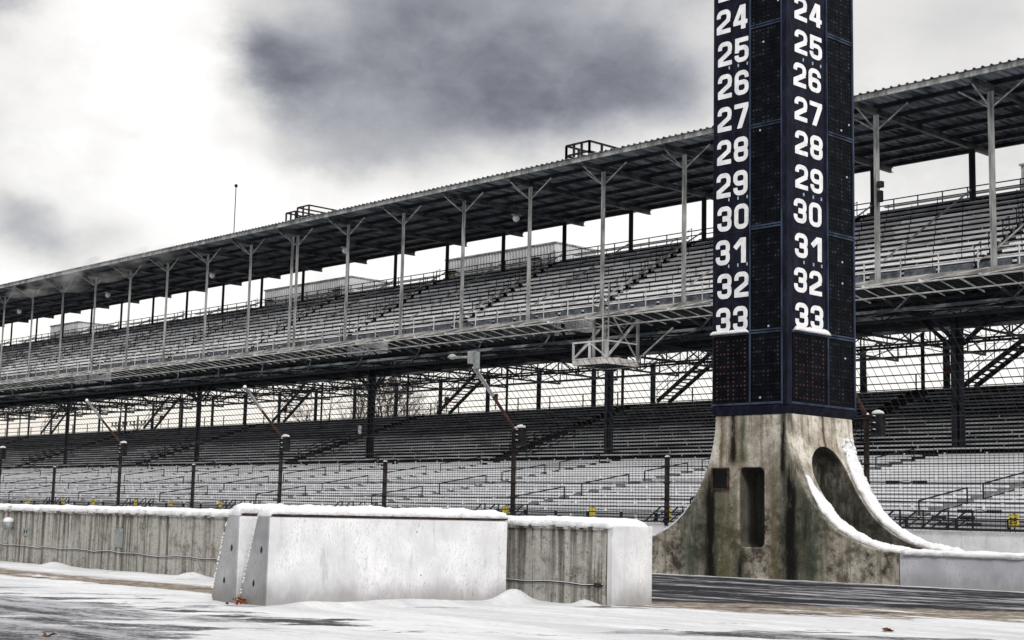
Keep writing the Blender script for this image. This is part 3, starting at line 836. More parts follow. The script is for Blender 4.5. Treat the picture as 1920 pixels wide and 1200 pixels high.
# conduit
cp = []
for i in range(60):
    u = -34 + i * .345
    cp.append((u, pv(u) - .022, .30 + .012 * math.sin(i * 1.7) + .014 * fbm(u, 1, 1) * 3 + (.012 * max(0, (u + 24)) * -.2)))
part('conduit', MB().tube(cp, .010, 6), 'black', pw)
part('conduit_snow', MB().tube([(a, b - .002, c + .009) for a, b, c in cp], .005, 5), 'snow', pw)
part('conduit_joint', MB().tube([(-13.78, pv(-13.8) - .04, .28), (-13.68, pv(-13.8) - .04, .28)], .03, 8), 'black', pw)
part('cover_plate', MB().box(-25.92, -25.66, 14.095, 14.119, .40, .76), 'grey_plate', pw, bevel=.005)
mb = MB().box(-29.9, -29.62, 14.10, 14.119, .52, .68)
sk = part('socket_plate', mb, 'grey_plate', pw)
part('socket', MB().box(-29.83, -29.79, 14.094, 14.099, .58, .64).box(-29.73, -29.69, 14.094, 14.099, .58, .64), 'black', sk)
# disc mark
part('round_plate', MB().lathe((0, 0, 0), [(.001, 0), (.05, 0), (.05, .004), (.036, .006), (.001, .006)], 16), 'conc_wall', pw, local=True)
rp = [o for o in pw.children if o.name.startswith('round_plate')][0]
rp.rotation_euler = (R(90), 0, 0); rp.location = Vector((-14.25, pv(-14.25) - .001, .40)) - ORG[pw.name]
# small wall lamp at far left
wl = thing('wall_lamp', 'small snow capped hooded lamp fixed to the pit wall near the left edge', 'lamp', (-30.45, 14.1, .8))
part('hood', MB().lathe((-30.45, 14.03, .72), [(.10, -.08), (.11, 0), (.10, .06), (.05, .11), (.01, .12)], 12), 'grey_plate', wl, True)
part('bracket', MB().beam((-30.45, 14.03, .74), (-30.45, 14.119, .74), .05), 'black', wl)
part('snow_cap', MB().lathe((-30.45, 14.03, .79), [(.10, 0), (.115, .02), (.10, .07), (.05, .10), (.01, .105)], 12), 'snow', wl, True)

# ------------------------------------------------------------------ PORTABLE BARRIERS
BD = R(84)
def barrier(origin, label, L=3.72):
    r = thing('concrete_barrier', label, 'barrier', origin, 'portable barriers in front of the pit wall', BD)
    prof = [(0, 0.0), (.64, 0.0), (.69, .06), (.33, 1.07), (.29, 1.12), (.03, 1.12), (0, 1.10)]
    mb = MB(); mb.prism_x(prof, 0, L)
    b = part('barrier_body', mb, 'paint_white', r, local=True, bevel=.018)
    mb = MB(); mb.box(.05, L - .004, -.004, .27, 1.1215, 1.150)
    part('coping', mb, 'coping', r, local=True)
    part('snow_cap', snow_ridge([(.0, .15, 1.115), (.04, .15, 1.15), (L + .02, .15, 1.15)], .335, .105, .006, .045, origin[0] * 3, True, .38), 'snow', r, True, local=True)
    mb = MB(); random.seed(int(abs(origin[0]) * 100))
    for i in range(34):      # chipped holes rim on the end face
        q = random.random() * .9 + .12; f = (q - .06) / 1.01
        yb = .69 - .36 * f
        mb.lathe((-.008 + random.uniform(-.004, .004), yb + random.uniform(-.012, .01), q), [(.002, -.012), (.012 + random.random() * .008, 0), (.002, .012)], 6)
    part('edge_snow', mb, 'snow', r, True, local=True)
    ef = MB(); ef.prism_x([(.004, .0), (.636, .0), (.684, .062), (.325, 1.066), (.286, 1.114), (.034, 1.114), (.004, 1.094)], -.006, .02)
    part('end_face', ef, 'shaded_end', r, local=True, bevel=.012)
    for hx, hz in ((.16, .70), (.33, .28)):
        k = MB(); k.lathe((0, 0, 0), [(.001, -.03), (.016, -.018), (.02, .0), (.013, .02), (.001, .03)], 7)
        k.v = [(a * .25, b, c) for a, b, c in k.v]
        o = part('lifting_hole', k, 'black', r, local=True); o.location = (-.008, hx, hz); o.scale = (1, 1.5, 1.5)
    return r
b1 = barrier((-15.45, 10.49, -.01), 'white concrete barrier in front, nearest the camera and partly hiding the pit wall')
bo = Vector((-math.sin(BD), math.cos(BD))) * .81
b2 = barrier((-15.45 + bo.x, 10.49 + bo.y, -.01), 'white concrete barrier standing just behind the front one, only its end and top snow showing')
mb = MB()
for i in range(46):
    a = random.random() * 6.28; q = random.random()
    c = Vector((-15.9, 10.40, .0)) + Vector((random.gauss(0, .05), random.gauss(0, .05), .01 + random.random() * .13 * (1 - q)))
    s_ = .012 + random.random() * .022
    n1 = Vector((random.gauss(0, 1), random.gauss(0, 1), random.gauss(0, 1))).normalized(); n2 = n1.orthogonal().normalized(); n3 = n1.cross(n2)
    mb.add([c + n2 * s_, c + n3 * s_ * .8, c - n2 * s_ + n1 * .004, c - n3 * s_ * .8], [(0, 1, 2, 3)])
struct(part('leaf_litter', mb, 'debris'), 'stuff', 'rusty orange leaf litter caught between the two barrier ends')
def leaf(loc, s_, label, rz):
    t = MB(); pts = []
    for i in range(14):
        a = 2 * math.pi * i / 14; rr = s_ * (1 if i % 2 == 0 else .55) * (1 + .25 * math.cos(a))
        pts.append((rr * math.cos(a + rz), rr * math.sin(a + rz), .012 + .018 * math.sin(a * 2 + 1)))
    t.add([(loc[0] + a, loc[1] + b, loc[2] + c + .01) for a, b, c in pts] + [(loc[0], loc[1], loc[2] + .006)], [(i, (i + 1) % 14, 14) for i in range(14)])
    t.beam((loc[0], loc[1], loc[2] + .012), (loc[0] + s_ * 1.7 * math.cos(rz), loc[1] + s_ * 1.7 * math.sin(rz), loc[2] + .03), .006)
    o = part('fallen_leaf', t, 'leaf'); tag(o, label, 'leaf', 'dead leaves on the snow'); shift_origin(o, loc)
leaf((-12.62, 6.25, gz(-12.6, 6.2)), .065, 'dead brown leaf on the snow in the lower left corner', .4)
leaf((-8.85, 13.95, gz(-8.85, 13.95)), .075, 'curled dead leaf on the snow at the lower right', 2.2)

# ------------------------------------------------------------------ TRACK WALL + CATCH FENCE
FV = 42.0
FU0, FU1 = -150, 6
tw = thing('track_wall', 'white concrete wall on the far side of the track under the catch fence', 'wall', (-40, FV, 0))
mb = MB(); u = FU0
while u < FU1:
    mb.box(u + .006, u + 4.494, FV, FV + .35, -.3, .96); u += 4.5
part('wall_body', mb, 'paint_white', tw)
part('snow_cap', snow_ridge([(FU0, FV + .17, .96), (FU1, FV + .17, .96)], .38, .07, .01, .25, 21.0, False, .2), 'snow', tw, True)

fence = thing('catch_fence', 'tall wire mesh catch fence with dark posts and angled arms above the far track wall', 'fence', (-40, FV, .96))
posts = [(-36.02, 0), (-44.33, 1), (-52.82, 0), (-61.10, 1), (-69.22, 0), (-77.2, 1), (-85.3, 0), (-93.0, 1), (-101.2, 0), (-109.3, 1), (-117.5, 0), (-27.4, 1), (-19.2, 0), (-11, 1), (-2.8, 0)]
for u, tall in posts:
    ztop = 4.72 if tall else 3.42
    mb = MB(); mb.tube([(u, FV + .02, .9), (u, FV + .02, ztop)], .095, 8)
    for zz in (1.05, 1.2, 1.4, 1.6, 1.9, 2.5, 3.1) + ((3.8, 4.6) if tall else (3.4,)):
        mb.tube([(u - .17, FV - .06, zz), (u + .17, FV - .06, zz)], .035, 6)
        mb.tube([(u, FV + .02, zz - .04), (u, FV + .02, zz + .04)], .12, 8)
    p_ = part('post', mb, 'post', fence)
    part('snow_cap', MB().lathe((u, FV + .02, ztop), [(.09, 0), (.11, .02), (.07, .06), (.02, .08)], 8), 'snow', p_, True)
    if tall:
        a = Vector((u, FV + .02, 4.70)); b = Vector((u, 39.72, 7.05)); mid = a + (b - a) * .55
        part('arm', MB().tube([a, mid], .070, 8), 'rust', fence, label='rusty lower length of arm')
        q = part('arm', MB().tube([mid, b], .085, 8), 'steel', fence)
        part('snow_cap', MB().lathe(tuple(b + Vector((0, 0, .0))), [(.02, -.07), (.085, -.04), (.095, .02), (.06, .08), (.02, .10)], 8), 'snow', q, True)
def mid_z(v, z): return z
mb = MB(); k = 0; u = -130.0
wr = .0050
while u < FU1:
    top = 4.70
    mb.beam((u, FV - .05, .98), (u, FV - .05, top), wr * 2)
    u += .16
zz = 1.05
while zz < 3.5:
    mb.beam((-130, FV - .05, zz), (FU1, FV - .05, zz), wr * 2); zz += .155
while zz < 4.72:
    mb.beam((-130, FV - .05, zz), (FU1, FV - .05, zz), wr * 2); zz += .31
part('wire_mesh', mb, 'wire', fence)
mb = MB(); u = -130.0
A0 = Vector((0, FV - .05, 4.70)); B0 = Vector((0, 39.65, 7.0))
while u < FU1:
    mb.beam(A0 + Vector((u, 0, 0)), B0 + Vector((u, 0, 0)), .012); u += .30
for i in range(11):
    c = A0 + (B0 - A0) * (i / 10)
    mb.beam(c + Vector((-130, 0, 0)), c + Vector((FU1, 0, 0)), .012)
part('overhang_mesh', mb, 'wire', fence)
for zz in (1.05, 1.2, 1.4, 1.6, 1.9, 2.5, 3.1, 3.8, 4.6):
    mb = MB(); pu = sorted([u for u, t in posts if True])
    pts = []
    for a, b in zip(pu[:-1], pu[1:]):
        for i in range(5): pts.append((a + (b - a) * i / 5, FV - .11, zz - .03 * math.sin(math.pi * i / 5)))
    pts.append((pu[-1], FV - .11, zz))
    part('cable', mb.tube(pts, .021, 5), 'black', fence)
def turnbuckle(u, zz, L=1.6):
    mb = MB()
    for sg in (-1, 1):
        for i in range(6):
            x = u + sg * (.28 + i * .085)
            mb.lathe((x, FV - .11, zz), [(.02, -.06), (.055, -.02), (.055, .03), (.02, .06)], 6)
    for i in range(10):
        a0 = 2 * math.pi * i / 10; a1 = 2 * math.pi * (i + 1) / 10
        mb.beam((u + .2 * math.cos(a0), FV - .11, zz + .05 * math.sin(a0)), (u + .2 * math.cos(a1), FV - .11, zz + .05 * math.sin(a1)), .02)
    part('turnbuckle', mb, 'black', fence)
turnbuckle(-25.85, 2.5); turnbuckle(-23.3, 1.60); turnbuckle(-24.0, 1.2); turnbuckle(-24.2, 1.4)

# caution lights hanging on the tall posts
def signal(u, label):
    r = thing('signal_light', label, 'signal light', (u + .42, FV - .1, 4.0), 'signal lights on the fence posts')
    part('housing', MB().box(u + .34, u + .74, FV - .28, FV + .02, 3.98, 4.72), 'black', r, bevel=.02)
    part('bracket', MB().beam((u + .08, FV, 4.5), (u + .345, FV - .1, 4.5), .05).beam((u + .08, FV, 4.1), (u + .345, FV - .1, 4.1), .05), 'post', r)
    for zz in (4.12, 4.34, 4.56):
        mb = MB(); o = 9
        for i in range(o):
            a0 = math.pi * i / o; a1 = math.pi * (i + 1) / o
            p = [(u + .54 + .09 * math.cos(a0), zz + .08 * math.sin(a0)), (u + .54 + .09 * math.cos(a1), zz + .08 * math.sin(a1))]
            mb.add([(p[0][0], FV - .28, p[0][1]), (p[1][0], FV - .28, p[1][1]), (p[1][0], FV - .42, p[1][1]), (p[0][0], FV - .42, p[0][1]),
                    (p[0][0], FV - .28, p[0][1] + .012), (p[1][0], FV - .28, p[1][1] + .012), (p[1][0], FV - .42, p[1][1] + .012), (p[0][0], FV - .42, p[0][1] + .012)],
                   [(0, 1, 2, 3), (7, 6, 5, 4), (2, 3, 7, 6)])
        v_ = part('visor', mb, 'black', r)
        part('snow_cap', MB().lathe((u + .54, FV - .36, zz + .075), [(.06, 0), (.05, .025), (.01, .035)], 7), 'snow', v_, True)
    part('snow_cap', MB().lathe((u + .54, FV - .13, 4.72), [(.18, 0), (.21, .03), (.17, .09), (.07, .13), (.01, .14)], 9), 'snow', r, True)
    return r
s0 = signal(-44.33, 'black signal light with snow cap on the post below the security camera')
for u, lb in ((-61.10, 'black signal light with snow cap on the arm post above the front barriers'), (-77.2, 'black signal light on the arm post above the far left of the pit wall'),
              (-93.0, 'dark signal light at the very left edge of the photo'), (-27.4, 'black signal light on the fence post just right of the scoring tower')):
    copy_tree(s0, (u + .42, FV - .1, 4.0), lb)
# camera on the arm tip
sc_ = thing('security_camera', 'white snow dusted camera box with side arm on the tip of the fence arm', 'camera', (-44.33, 39.72, 7.2))
part('housing', MB().box(-44.55, -44.30, 39.5, 39.85, 7.22, 7.72), 'steel_bright', sc_, bevel=.02)
part('side_plate', MB().box(-44.28, -44.12, 39.6, 39.8, 7.0, 7.70), 'grey_plate', sc_)
part('mount', MB().beam((-44.2, 39.68, 7.05), (-44.1, 39.68, 7.24), .09), 'steel_bright', sc_)
part('side_arm', MB().tube([(-44.5, 39.7, 7.50), (-45.6, 39.7, 7.54)], .05, 7).lathe((-45.7, 39.7, 7.58), [(.05, -.1), (.19, -.05), (.2, .02), (.1, .1), (.01, .12)], 9), 'steel_bright', sc_, True)

# ------------------------------------------------------------------ OPEN TERRACE (snow covered rows)
SU0, SU1 = -216.0, -8.0
BAY = 5.985
def bays(u0, lo=SU0, hi=SU1, st=BAY):
    k = math.ceil((lo - u0) / st); r = []
    while u0 + k * st <= hi: r.append(u0 + k * st); k += 1
    return r
def boards(mb, a, b, y0, y1, z0, z1, L=3.9):
    x = a
    while x < b - .3:
        e = x + L * random.uniform(.8, 1.1)
        if b - e < .9: e = b
        dz = random.uniform(-.006, .006); dy = random.uniform(-.008, .008)
        mb.box(x + .004, e - .004, y0 + dy, y1 + dy, z0 + dz, z1 + dz); x = e
def gapped(lo, hi, ais, wd):
    cuts = sorted(ais); r = []; a = lo
    for c in cuts:
        if c - wd / 2 > a and c + wd / 2 < hi: r.append((a, c - wd / 2)); a = c + wd / 2
    r.append((a, hi)); return r
terr = thing('open_terrace', 'open lower seating terrace with snow covered bench rows and stepped aisles behind the fence', 'grandstand', (-60, 46, 0))
T_V0, T_Z0, T_P, T_N = 46.2, 1.12, 1.02, 20
T_R = (4.48 - T_Z0) / T_N
poly = [(45.4, -.3), (45.4, T_Z0 - .25), (T_V0, T_Z0 - .25)]
for i in range(T_N):
    v = T_V0 + i * T_P; z = T_Z0 + i * T_R
    poly += [(v, z), (v + T_P, z)]
poly += [(T_V0 + T_N * T_P, -.3)]
part('stepped_slab', MB().prism_x(poly, SU0, SU1), 'terrace', terr)
t_ais = bays(-50.2, st=10.67)
for i in range(T_N):
    v = T_V0 + i * T_P + .45; z = T_Z0 + i * T_R
    mb = MB()
    for a, b in gapped(SU0, SU1, t_ais, 1.05):
        a += random.uniform(-.1, .1)
        boards(mb, a, b, v, v + .42, z + .24, z + .325, 7.5)
        x = a + .3
        while x < b: mb.box(x, x + .06, v + .06, v + .3, z, z + .245); x += 3.8
    part('bench_row', mb, 'terrace_bench', terr)
# aisle half steps + handrails
def rake_z(v): return T_Z0 + (v - T_V0) / T_P * T_R
hr_src = None
for j, ua in enumerate(t_ais):
    mb = MB()
    for i in range(T_N):
        v = T_V0 + i * T_P; z = T_Z0 + i * T_R
        mb.box(ua - .5, ua + .5, v - .38, v - .004, z - T_R + .004, z - T_R / 2)
    part('aisle_steps', mb, 'steel', terr)
    for q, (v0, v1) in enumerate(((47.6, 51.0), (52.2, 55.6), (56.8, 60.2), (61.4, 64.8))):
        if hr_src is None:
            mb = MB(); h = .66
            a = Vector((ua, v0, rake_z(v0))); b = Vector((ua, v1, rake_z(v1))); H_ = Vector((0, 0, h))
            mb.tube([a, a + H_], .032, 6); mb.tube([b, b + H_], .032, 6); mb.tube([a + H_, b + H_], .032, 6); mb.tube([a + H_ * .12, b + H_ * .12], .028, 6)
            hr_src = part('handrail', mb, 'dark_steel', terr); hu, hv = ua, v0
            hs = (ua, v0)
        else:
            copy_part(hr_src, ua - hs[0], v0 - hs[1], rake_z(v0) - rake_z(hs[1]))
# front rail with signs, entry steps
mb = MB()
for zz in (1.32, 1.05, .8): mb.tube([(SU0, 45.2, zz), (SU1, 45.2, zz)], .03, 6)
x = SU0
while x < SU1: mb.beam((x, 45.2, -.2), (x, 45.2, 1.38), .09); x += 1.9
part('front_rail', mb, 'dark_steel', terr)
for ua in t_ais:
    for off in (.75, 2.6):
        mb = MB()
        for s2 in (0, .9):
            x0 = ua + off + s2
            mb.tube([(x0 - 1.25, 45.05, .85), (x0 - .25, 45.15, 1.62), (x0, 45.15, 1.66), (x0, 45.15, .85)], .032, 6)
            mb.tube([(x0 - 1.0, 45.05, .78), (x0 - .1, 45.15, 1.42)], .026, 6)
        if off < 1 or True: part('stair_rail', mb, 'dark_steel', terr)
ysign_u = [-95.1, -90.1, -86.0, -80.7, -76.6, -71.3, -48.04, -42.73, -38.6, -23.87]
ylab = ['yellow section sign on the front rail, farthest left', 'yellow section sign, second from the left on the front rail', 'yellow section sign, third from the left on the front rail',
        'yellow section sign, fourth from the left on the front rail', 'yellow section sign, fifth from the left on the front rail', 'yellow section sign on the rail just left of the barrier ends',
        'yellow section sign half hidden by the snow on the front barrier', 'yellow section sign on the rail above the middle of the pit wall end', 'yellow section sign behind the fence post left of the tower base', 'yellow section sign numbered 25 on the rail at the far right']
for u, lb in zip(ysign_u, ylab):
    r = thing('row_sign', lb, 'sign', (u, 45.1, 1.2), 'yellow section signs on the front rail')
    part('sign_board', MB().box(u - .17, u + .17, 45.08, 45.11, 1.14, 1.56), 'yellow', r)
    part('sign_post', MB().beam((u, 45.14, .7), (u, 45.14, 1.6), .04), 'dark_steel', r)
    if u > -24:
        part('sign_number', number_mesh('25', lambda x, y: (u - .14 + x * .18, 45.074, 1.24 + y * .2)), 'black', r)

# ------------------------------------------------------------------ COVERED LOWER STAND
low = thing('covered_lower_stand', 'covered lower grandstand with long rows of grey benches in shade under the upper deck', 'grandstand', (-60, 67, 4.5))
L_V0, L_Z0, L_P, L_N = 66.75, 4.78, .79, 17
L_R = (9.35 - L_Z0) / L_N
poly = [(66.62, 3.6), (66.62, 4.70)]
for i in range(L_N):
    v = L_V0 + i * L_P; z = L_Z0 + i * L_R
    poly += [(v, z), (v + L_P, z)]
vE = L_V0 + L_N * L_P
poly += [(vE, 9.35), (81.9, 9.35), (81.9, -.3), (66.62, -.3)][0:1] + [(82.0, 9.35), (82.0, 9.0), (vE, 8.9), (67.2, 4.2), (67.2, -.3), (66.62, -.3)]
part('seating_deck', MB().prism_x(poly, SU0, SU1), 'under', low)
l_ais = bays(-48.0, st=24.0)
for i in range(L_N):
    v = L_V0 + i * L_P + .28; z = L_Z0 + i * L_R
    mb = MB()
    for a, b in gapped(SU0, SU1, l_ais, 1.7):
        boards(mb, a, b, v, v + .30, z + .125, z + .21)
        x = a + .4 + (i % 2) * .8
        while x < b: mb.box(x, x + .05, v - .02, v - .003, z + .002, z + .13); x += 2.4
    part('bench_row', mb, 'snowy_bench' if i < 5 else 'bench' if i < 9 else 'shaded_bench', low)  # back rows take the bench tone with shade painted in
mb = MB(); x = SU0
while x < SU1: mb.box(x, x + .07, 66.55, 66.617, 4.5, 4.74); x += 2.3
part('riser_bracket', mb, 'snowy_bench', low)
for ua in l_ais:
    mb = MB()
    for i in range(L_N):
        v = L_V0 + i * L_P; z = L_Z0 + i * L_R
        mb.box(ua - .8, ua + .8, v - .3, v - .004, z - L_R + .004, z - L_R / 2)
    part('aisle_steps', mb, 'black', low)
    mb = MB()
    for off in (-3.4, -5.0):
        x = ua + off + 6
        a = Vector((x, 66.9, 4.8)); b = Vector((x, 71.4, 4.8 + 4.5 / L_P * L_R))
        for s2 in (0, .35, .7, 1.0): mb.tube([a + Vector((0, 0, .2 + s2 * .8)), b + Vector((0, 0, .2 + s2 * .8))], .026, 5)
        for t in range(5):
            c = a + (b - a) * t / 4; mb.tube([c, c + Vector((0, 0, 1.02))], .03, 5)
    part('stair_rail', mb, 'dark_steel', low)
# back rail and mesh at the rear of the lower stand
mb = MB()
for zz in (9.35 + 1.05, 9.35 + .55, 9.5, 11.0): mb.tube([(SU0, 81.0, zz), (SU1, 81.0, zz)], .035, 5)
for x in bays(-56.37, st=BAY / 2 * 1.2): mb.beam((x, 81.0, 9.35), (x, 81.0, 10.42), .07)
part('back_rail', mb, 'dark_steel', low)

# ------------------------------------------------------------------ GRANDSTAND (upper deck + roof)
gs = thing('grandstand', 'long roofed upper grandstand on steel columns with grey benches, front walkway and flat metal roof', 'grandstand', (-60, 60, 0))
CU = bays(-56.37)
CV, RV = 60.0, 69.0
# front columns
mb = MB(); u = CU[0]
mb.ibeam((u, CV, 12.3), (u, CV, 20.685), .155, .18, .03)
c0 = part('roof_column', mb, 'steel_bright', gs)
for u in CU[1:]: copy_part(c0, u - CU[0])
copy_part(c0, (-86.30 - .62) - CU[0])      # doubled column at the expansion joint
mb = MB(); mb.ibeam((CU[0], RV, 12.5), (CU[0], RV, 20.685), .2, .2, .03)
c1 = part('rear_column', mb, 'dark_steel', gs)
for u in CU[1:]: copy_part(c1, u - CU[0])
# girders
mb = MB(); mb.ibeam((CU[0], 58.3, 20.83), (CU[0], 70.85, 20.83), .24, .28, .03)
g0 = part('roof_girder', mb, 'mid_steel', gs)
for u in CU[1:]: copy_part(g0, u - CU[0])
mb = MB(); u = CU[0]
mb.tube([(u, CV - .13, 19.95), (u, 58.35, 20.70)], .045, 6)
mb.tube([(u + .13, CV, 19.98), (u + 1.75, CV, 20.98)], .045, 6)
mb.tube([(u - .13, CV, 19.98), (u - 1.6, CV, 20.98)], .045, 6)
k0 = part('knee_brace', mb, 'steel_bright', gs)
for u in CU[1:]: copy_part(k0, u - CU[0])
for v in (60.1, 61.9, 63.8, 65.7, 67.6, 69.3, 70.7):
    mb = MB(); mb.ibeam((SU0, v, 21.085), (SU1, v, 21.085), .14, .21, .02)
    part('purlin', mb, 'dark_steel', gs)
mb = MB()
for u in CU: mb.box(u - BAY / 2 + .0, u + BAY / 2 - .03, 58.14, 58.22, 20.95, 21.19) if False else mb.box(u + .01, u + BAY - .01, 58.14, 58.22, 20.95, 21.19)
part('eave_beam', mb, 'steel_bright', gs)
# corrugated roof: ribs run front to back
mb = MB(); x = SU0; top = []; ribp = .42
pts = []
while x < SU1:
    pts += [(x, 21.20), (x + .24, 21.20), (x + .28, 21.275), (x + .36, 21.275), (x + .40, 21.20)]; x += ribp
k = len(pts)
v0, v1 = 58.02, 71.05
mb.v = [(a, v0, b) for a, b in pts] + [(a, v1, b) for a, b in pts] + [(a, v0, b + .006) for a, b in pts] + [(a, v1, b + .006) for a, b in pts]
for i in range(k - 1):
    mb.f.append((i, i + 1, i + 1 + k, i + k)); mb.f.append((i + 2 * k, i + 3 * k, i + 1 + 3 * k, i + 1 + 2 * k))
    mb.f.append((i, i + 2 * k, i + 1 + 2 * k, i + 1)); mb.f.append((i + k, i + 1 + k, i + 1 + 3 * k, i + 3 * k))
part('roof_sheet', mb, 'roof_metal', gs)
# upper seating deck
U_V0, U_Z0, U_P, U_N = 60.75, 12.92, .675, 13
U_R = (18.2 - U_Z0) / U_N
poly = [(60.55, 12.45), (60.55, 12.66), (U_V0, 12.66)]
for i in range(U_N):
    v = U_V0 + i * U_P; z = U_Z0 + i * U_R
    poly += [(v, z), (v + U_P, z)]
uE = U_V0 + U_N * U_P
poly += [(uE, 18.2), (70.6, 18.2), (70.6, 18.02), (uE, 17.95), (61.1, 12.45)]
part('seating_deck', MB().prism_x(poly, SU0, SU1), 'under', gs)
u_ais = bays(-57.3, st=2 * BAY)
bs_mat = []
for i in range(U_N):
    v = U_V0 + i * U_P + .22; z = U_Z0 + i * U_R
    mb = MB()
    for a, b in gapped(SU0, SU1, u_ais, .9):
        boards(mb, a, b, v, v + .27, z + .245, z + .36)
        mb.box(a, b, v + .40, v + .43, z + .50, z + .56) if False else None
        x = a + .3 + (i % 2) * .6
        while x < b: mb.beam((x, v + .05, z + .002), (x, v + .14, z + .268), .035); x += 2.2
    part('bench_row', mb, 'snowy_bench' if i < 6 else 'bench' if i < 10 else 'shaded_bench', gs)  # top rows use the bench colour darkened for roof shade
    mb = MB()
    for a, b in gapped(SU0, SU1, u_ais, .9):
        boards(mb, a, b, v - .235, v - .19, z - .03, z + .08)
    part('foot_board', mb, 'bench', gs)
    # snow on the front treads
mb = MB()
for i in range(0, U_N):
    z = U_Z0 + i * U_R; v = U_V0 + i * U_P
    x = SU0 + (i * 1.13) % 3.0
    while x < SU1: mb.beam((x, v + .1, z), (x, v + .1, z + .62), .03); x += 3.0
part('row_upright', mb, 'dark_steel', gs)
# aisle rails
ua = u_ais[0]; mb = MB(); v = U_V0; z = U_Z0
a = Vector((ua - .5, v + .1, z)); b = Vector((ua - .5, v + .1 + U_P * .9, z + U_R * .9))
mb.tube([a, a + Vector((0, 0, .85)), b + Vector((0, 0, .85)), b], .03, 5)
mb.tube([a + Vector((0, 0, .45)), b + Vector((0, 0, .45))], .022, 5)
a0 = part('aisle_rail', mb, 'dark_steel', gs)
mb = MB()
for i in range(U_N):
    v = U_V0 + i * U_P; z = U_Z0 + i * U_R
    mb.box(ua - .55, ua + .55, v - .28, v - .004, z - U_R + .004, z - U_R / 2)
a1 = part('aisle_steps', mb, 'steel', gs)
for u in u_ais[1:]: copy_part(a1, u - u_ais[0])
for u in [q for q in u_ais if q > -150]:
    for i in range(0, U_N, 2): copy_part(a0, u - u_ais[0], i * U_P, i * U_R)
bpy.data.objects.remove(a0)
# front rail, kick panels, fascia, catwalk
mb = MB()
for zz in (13.55, 13.12): mb.tube([(SU0, 60.22, zz), (SU1, 60.22, zz)], .035, 6)
for x in bays(-56.37 + 1.1, st=BAY / 3): mb.tube([(x, 60.22, 12.62), (x, 60.22, 13.55)], .032, 5)
part('front_rail', mb, 'rail', gs)
mb = MB()
for x in bays(-56.37, st=1.9): mb.box(x + .12, x + 1.78, 60.42, 60.46, 12.66, 13.0)
part('kick_panel', mb, 'kick', gs)
mb = MB()
for x in bays(-56.37, st=BAY / 2): mb.box(x + .02, x + BAY / 2 - .02, 59.90, 60.12, 12.30, 12.62) if False else mb.box(x + .012, x + BAY / 2 - .012, 59.72, 59.86, 12.34, 12.58)
part('fascia_beam', mb, 'fascia', gs)
mb = MB()
for k, x in enumerate(bays(-56.37, st=BAY / 2)):
    mb.tube([(x, 58.75, 12.10), (x + BAY / 2 - .1, 59.70, 12.55)], .028, 5)
    mb.lathe((x, 58.75, 12.12), [(.03, -.07), (.09, -.04), (.09, .05), (.03, .08)], 7)
part('lacing_bar', mb, 'rail', gs)
mb = MB()
mb.tube([(SU0, 58.72, 12.06), (SU1, 58.72, 12.06)], .042, 6)
mb.tube([(SU0, 60.05, 11.78), (SU1, 60.05, 11.78)], .04, 6)
part('catwalk_chord', mb, 'rail', gs)
mb = MB()
for k, x in enumerate(bays(-56.37, st=BAY / 6)):
    mb.tube([(x, 58.75, 12.05), (x, 60.9, 11.70)], .030 if k % 3 else .045, 5)
part('catwalk_outrigger', mb, 'steel_bright', gs)
mb = MB()
for q in range(9):
    f = (q + .5) / 9; mb.beam((SU0, 58.75 + 2.0 * f, 12.07 - .32 * f), (SU1, 58.75 + 2.0 * f, 12.07 - .32 * f), .012)
x = SU0
while x < SU1: mb.beam((x, 58.75, 12.07), (x, 60.75, 11.75), .009); x += .5
part('catwalk_mesh', mb, 'wire', gs)
# rear rail of the upper deck
mb = MB()
for zz in (19.0, 18.7): mb.tube([(SU0, 70.2, zz), (SU1, 70.2, zz)], .035, 5)
for x in bays(-56.37 + .5, st=1.5): mb.beam((x, 70.2, 18.2), (x, 70.2, 19.0), .05)
part('rear_rail', mb, 'dark_steel', gs)
for a, b in gapped(SU0, SU1, [q + 1.5 for q in u_ais], 2.4):
    pass
mb = MB()
for a, b in gapped(SU0, SU1, u_ais, 2.2): mb.box(a, b, 69.75, 70.02, 18.50, 18.55)
part('bench_row', mb, 'bench', gs)
# long diagonal braces lying over the seating
mb = MB(); u = CU[0]; mb.tube([(u, 60.3, 13.50), (u, 68.85, 18.5)], .045, 6)
d0_ = part('rake_brace', mb, 'steel', gs)
for u in CU[1:]: copy_part(d0_, u - CU[0])
# rear concourse slab
part('concourse_slab', MB().box(SU0, SU1, 66.9, 77.0, 12.50, 12.62), 'under', gs)
part('concourse_back', MB().box(SU0, SU1, 76.8, 76.95, 12.625, 15.5), 'under', gs)
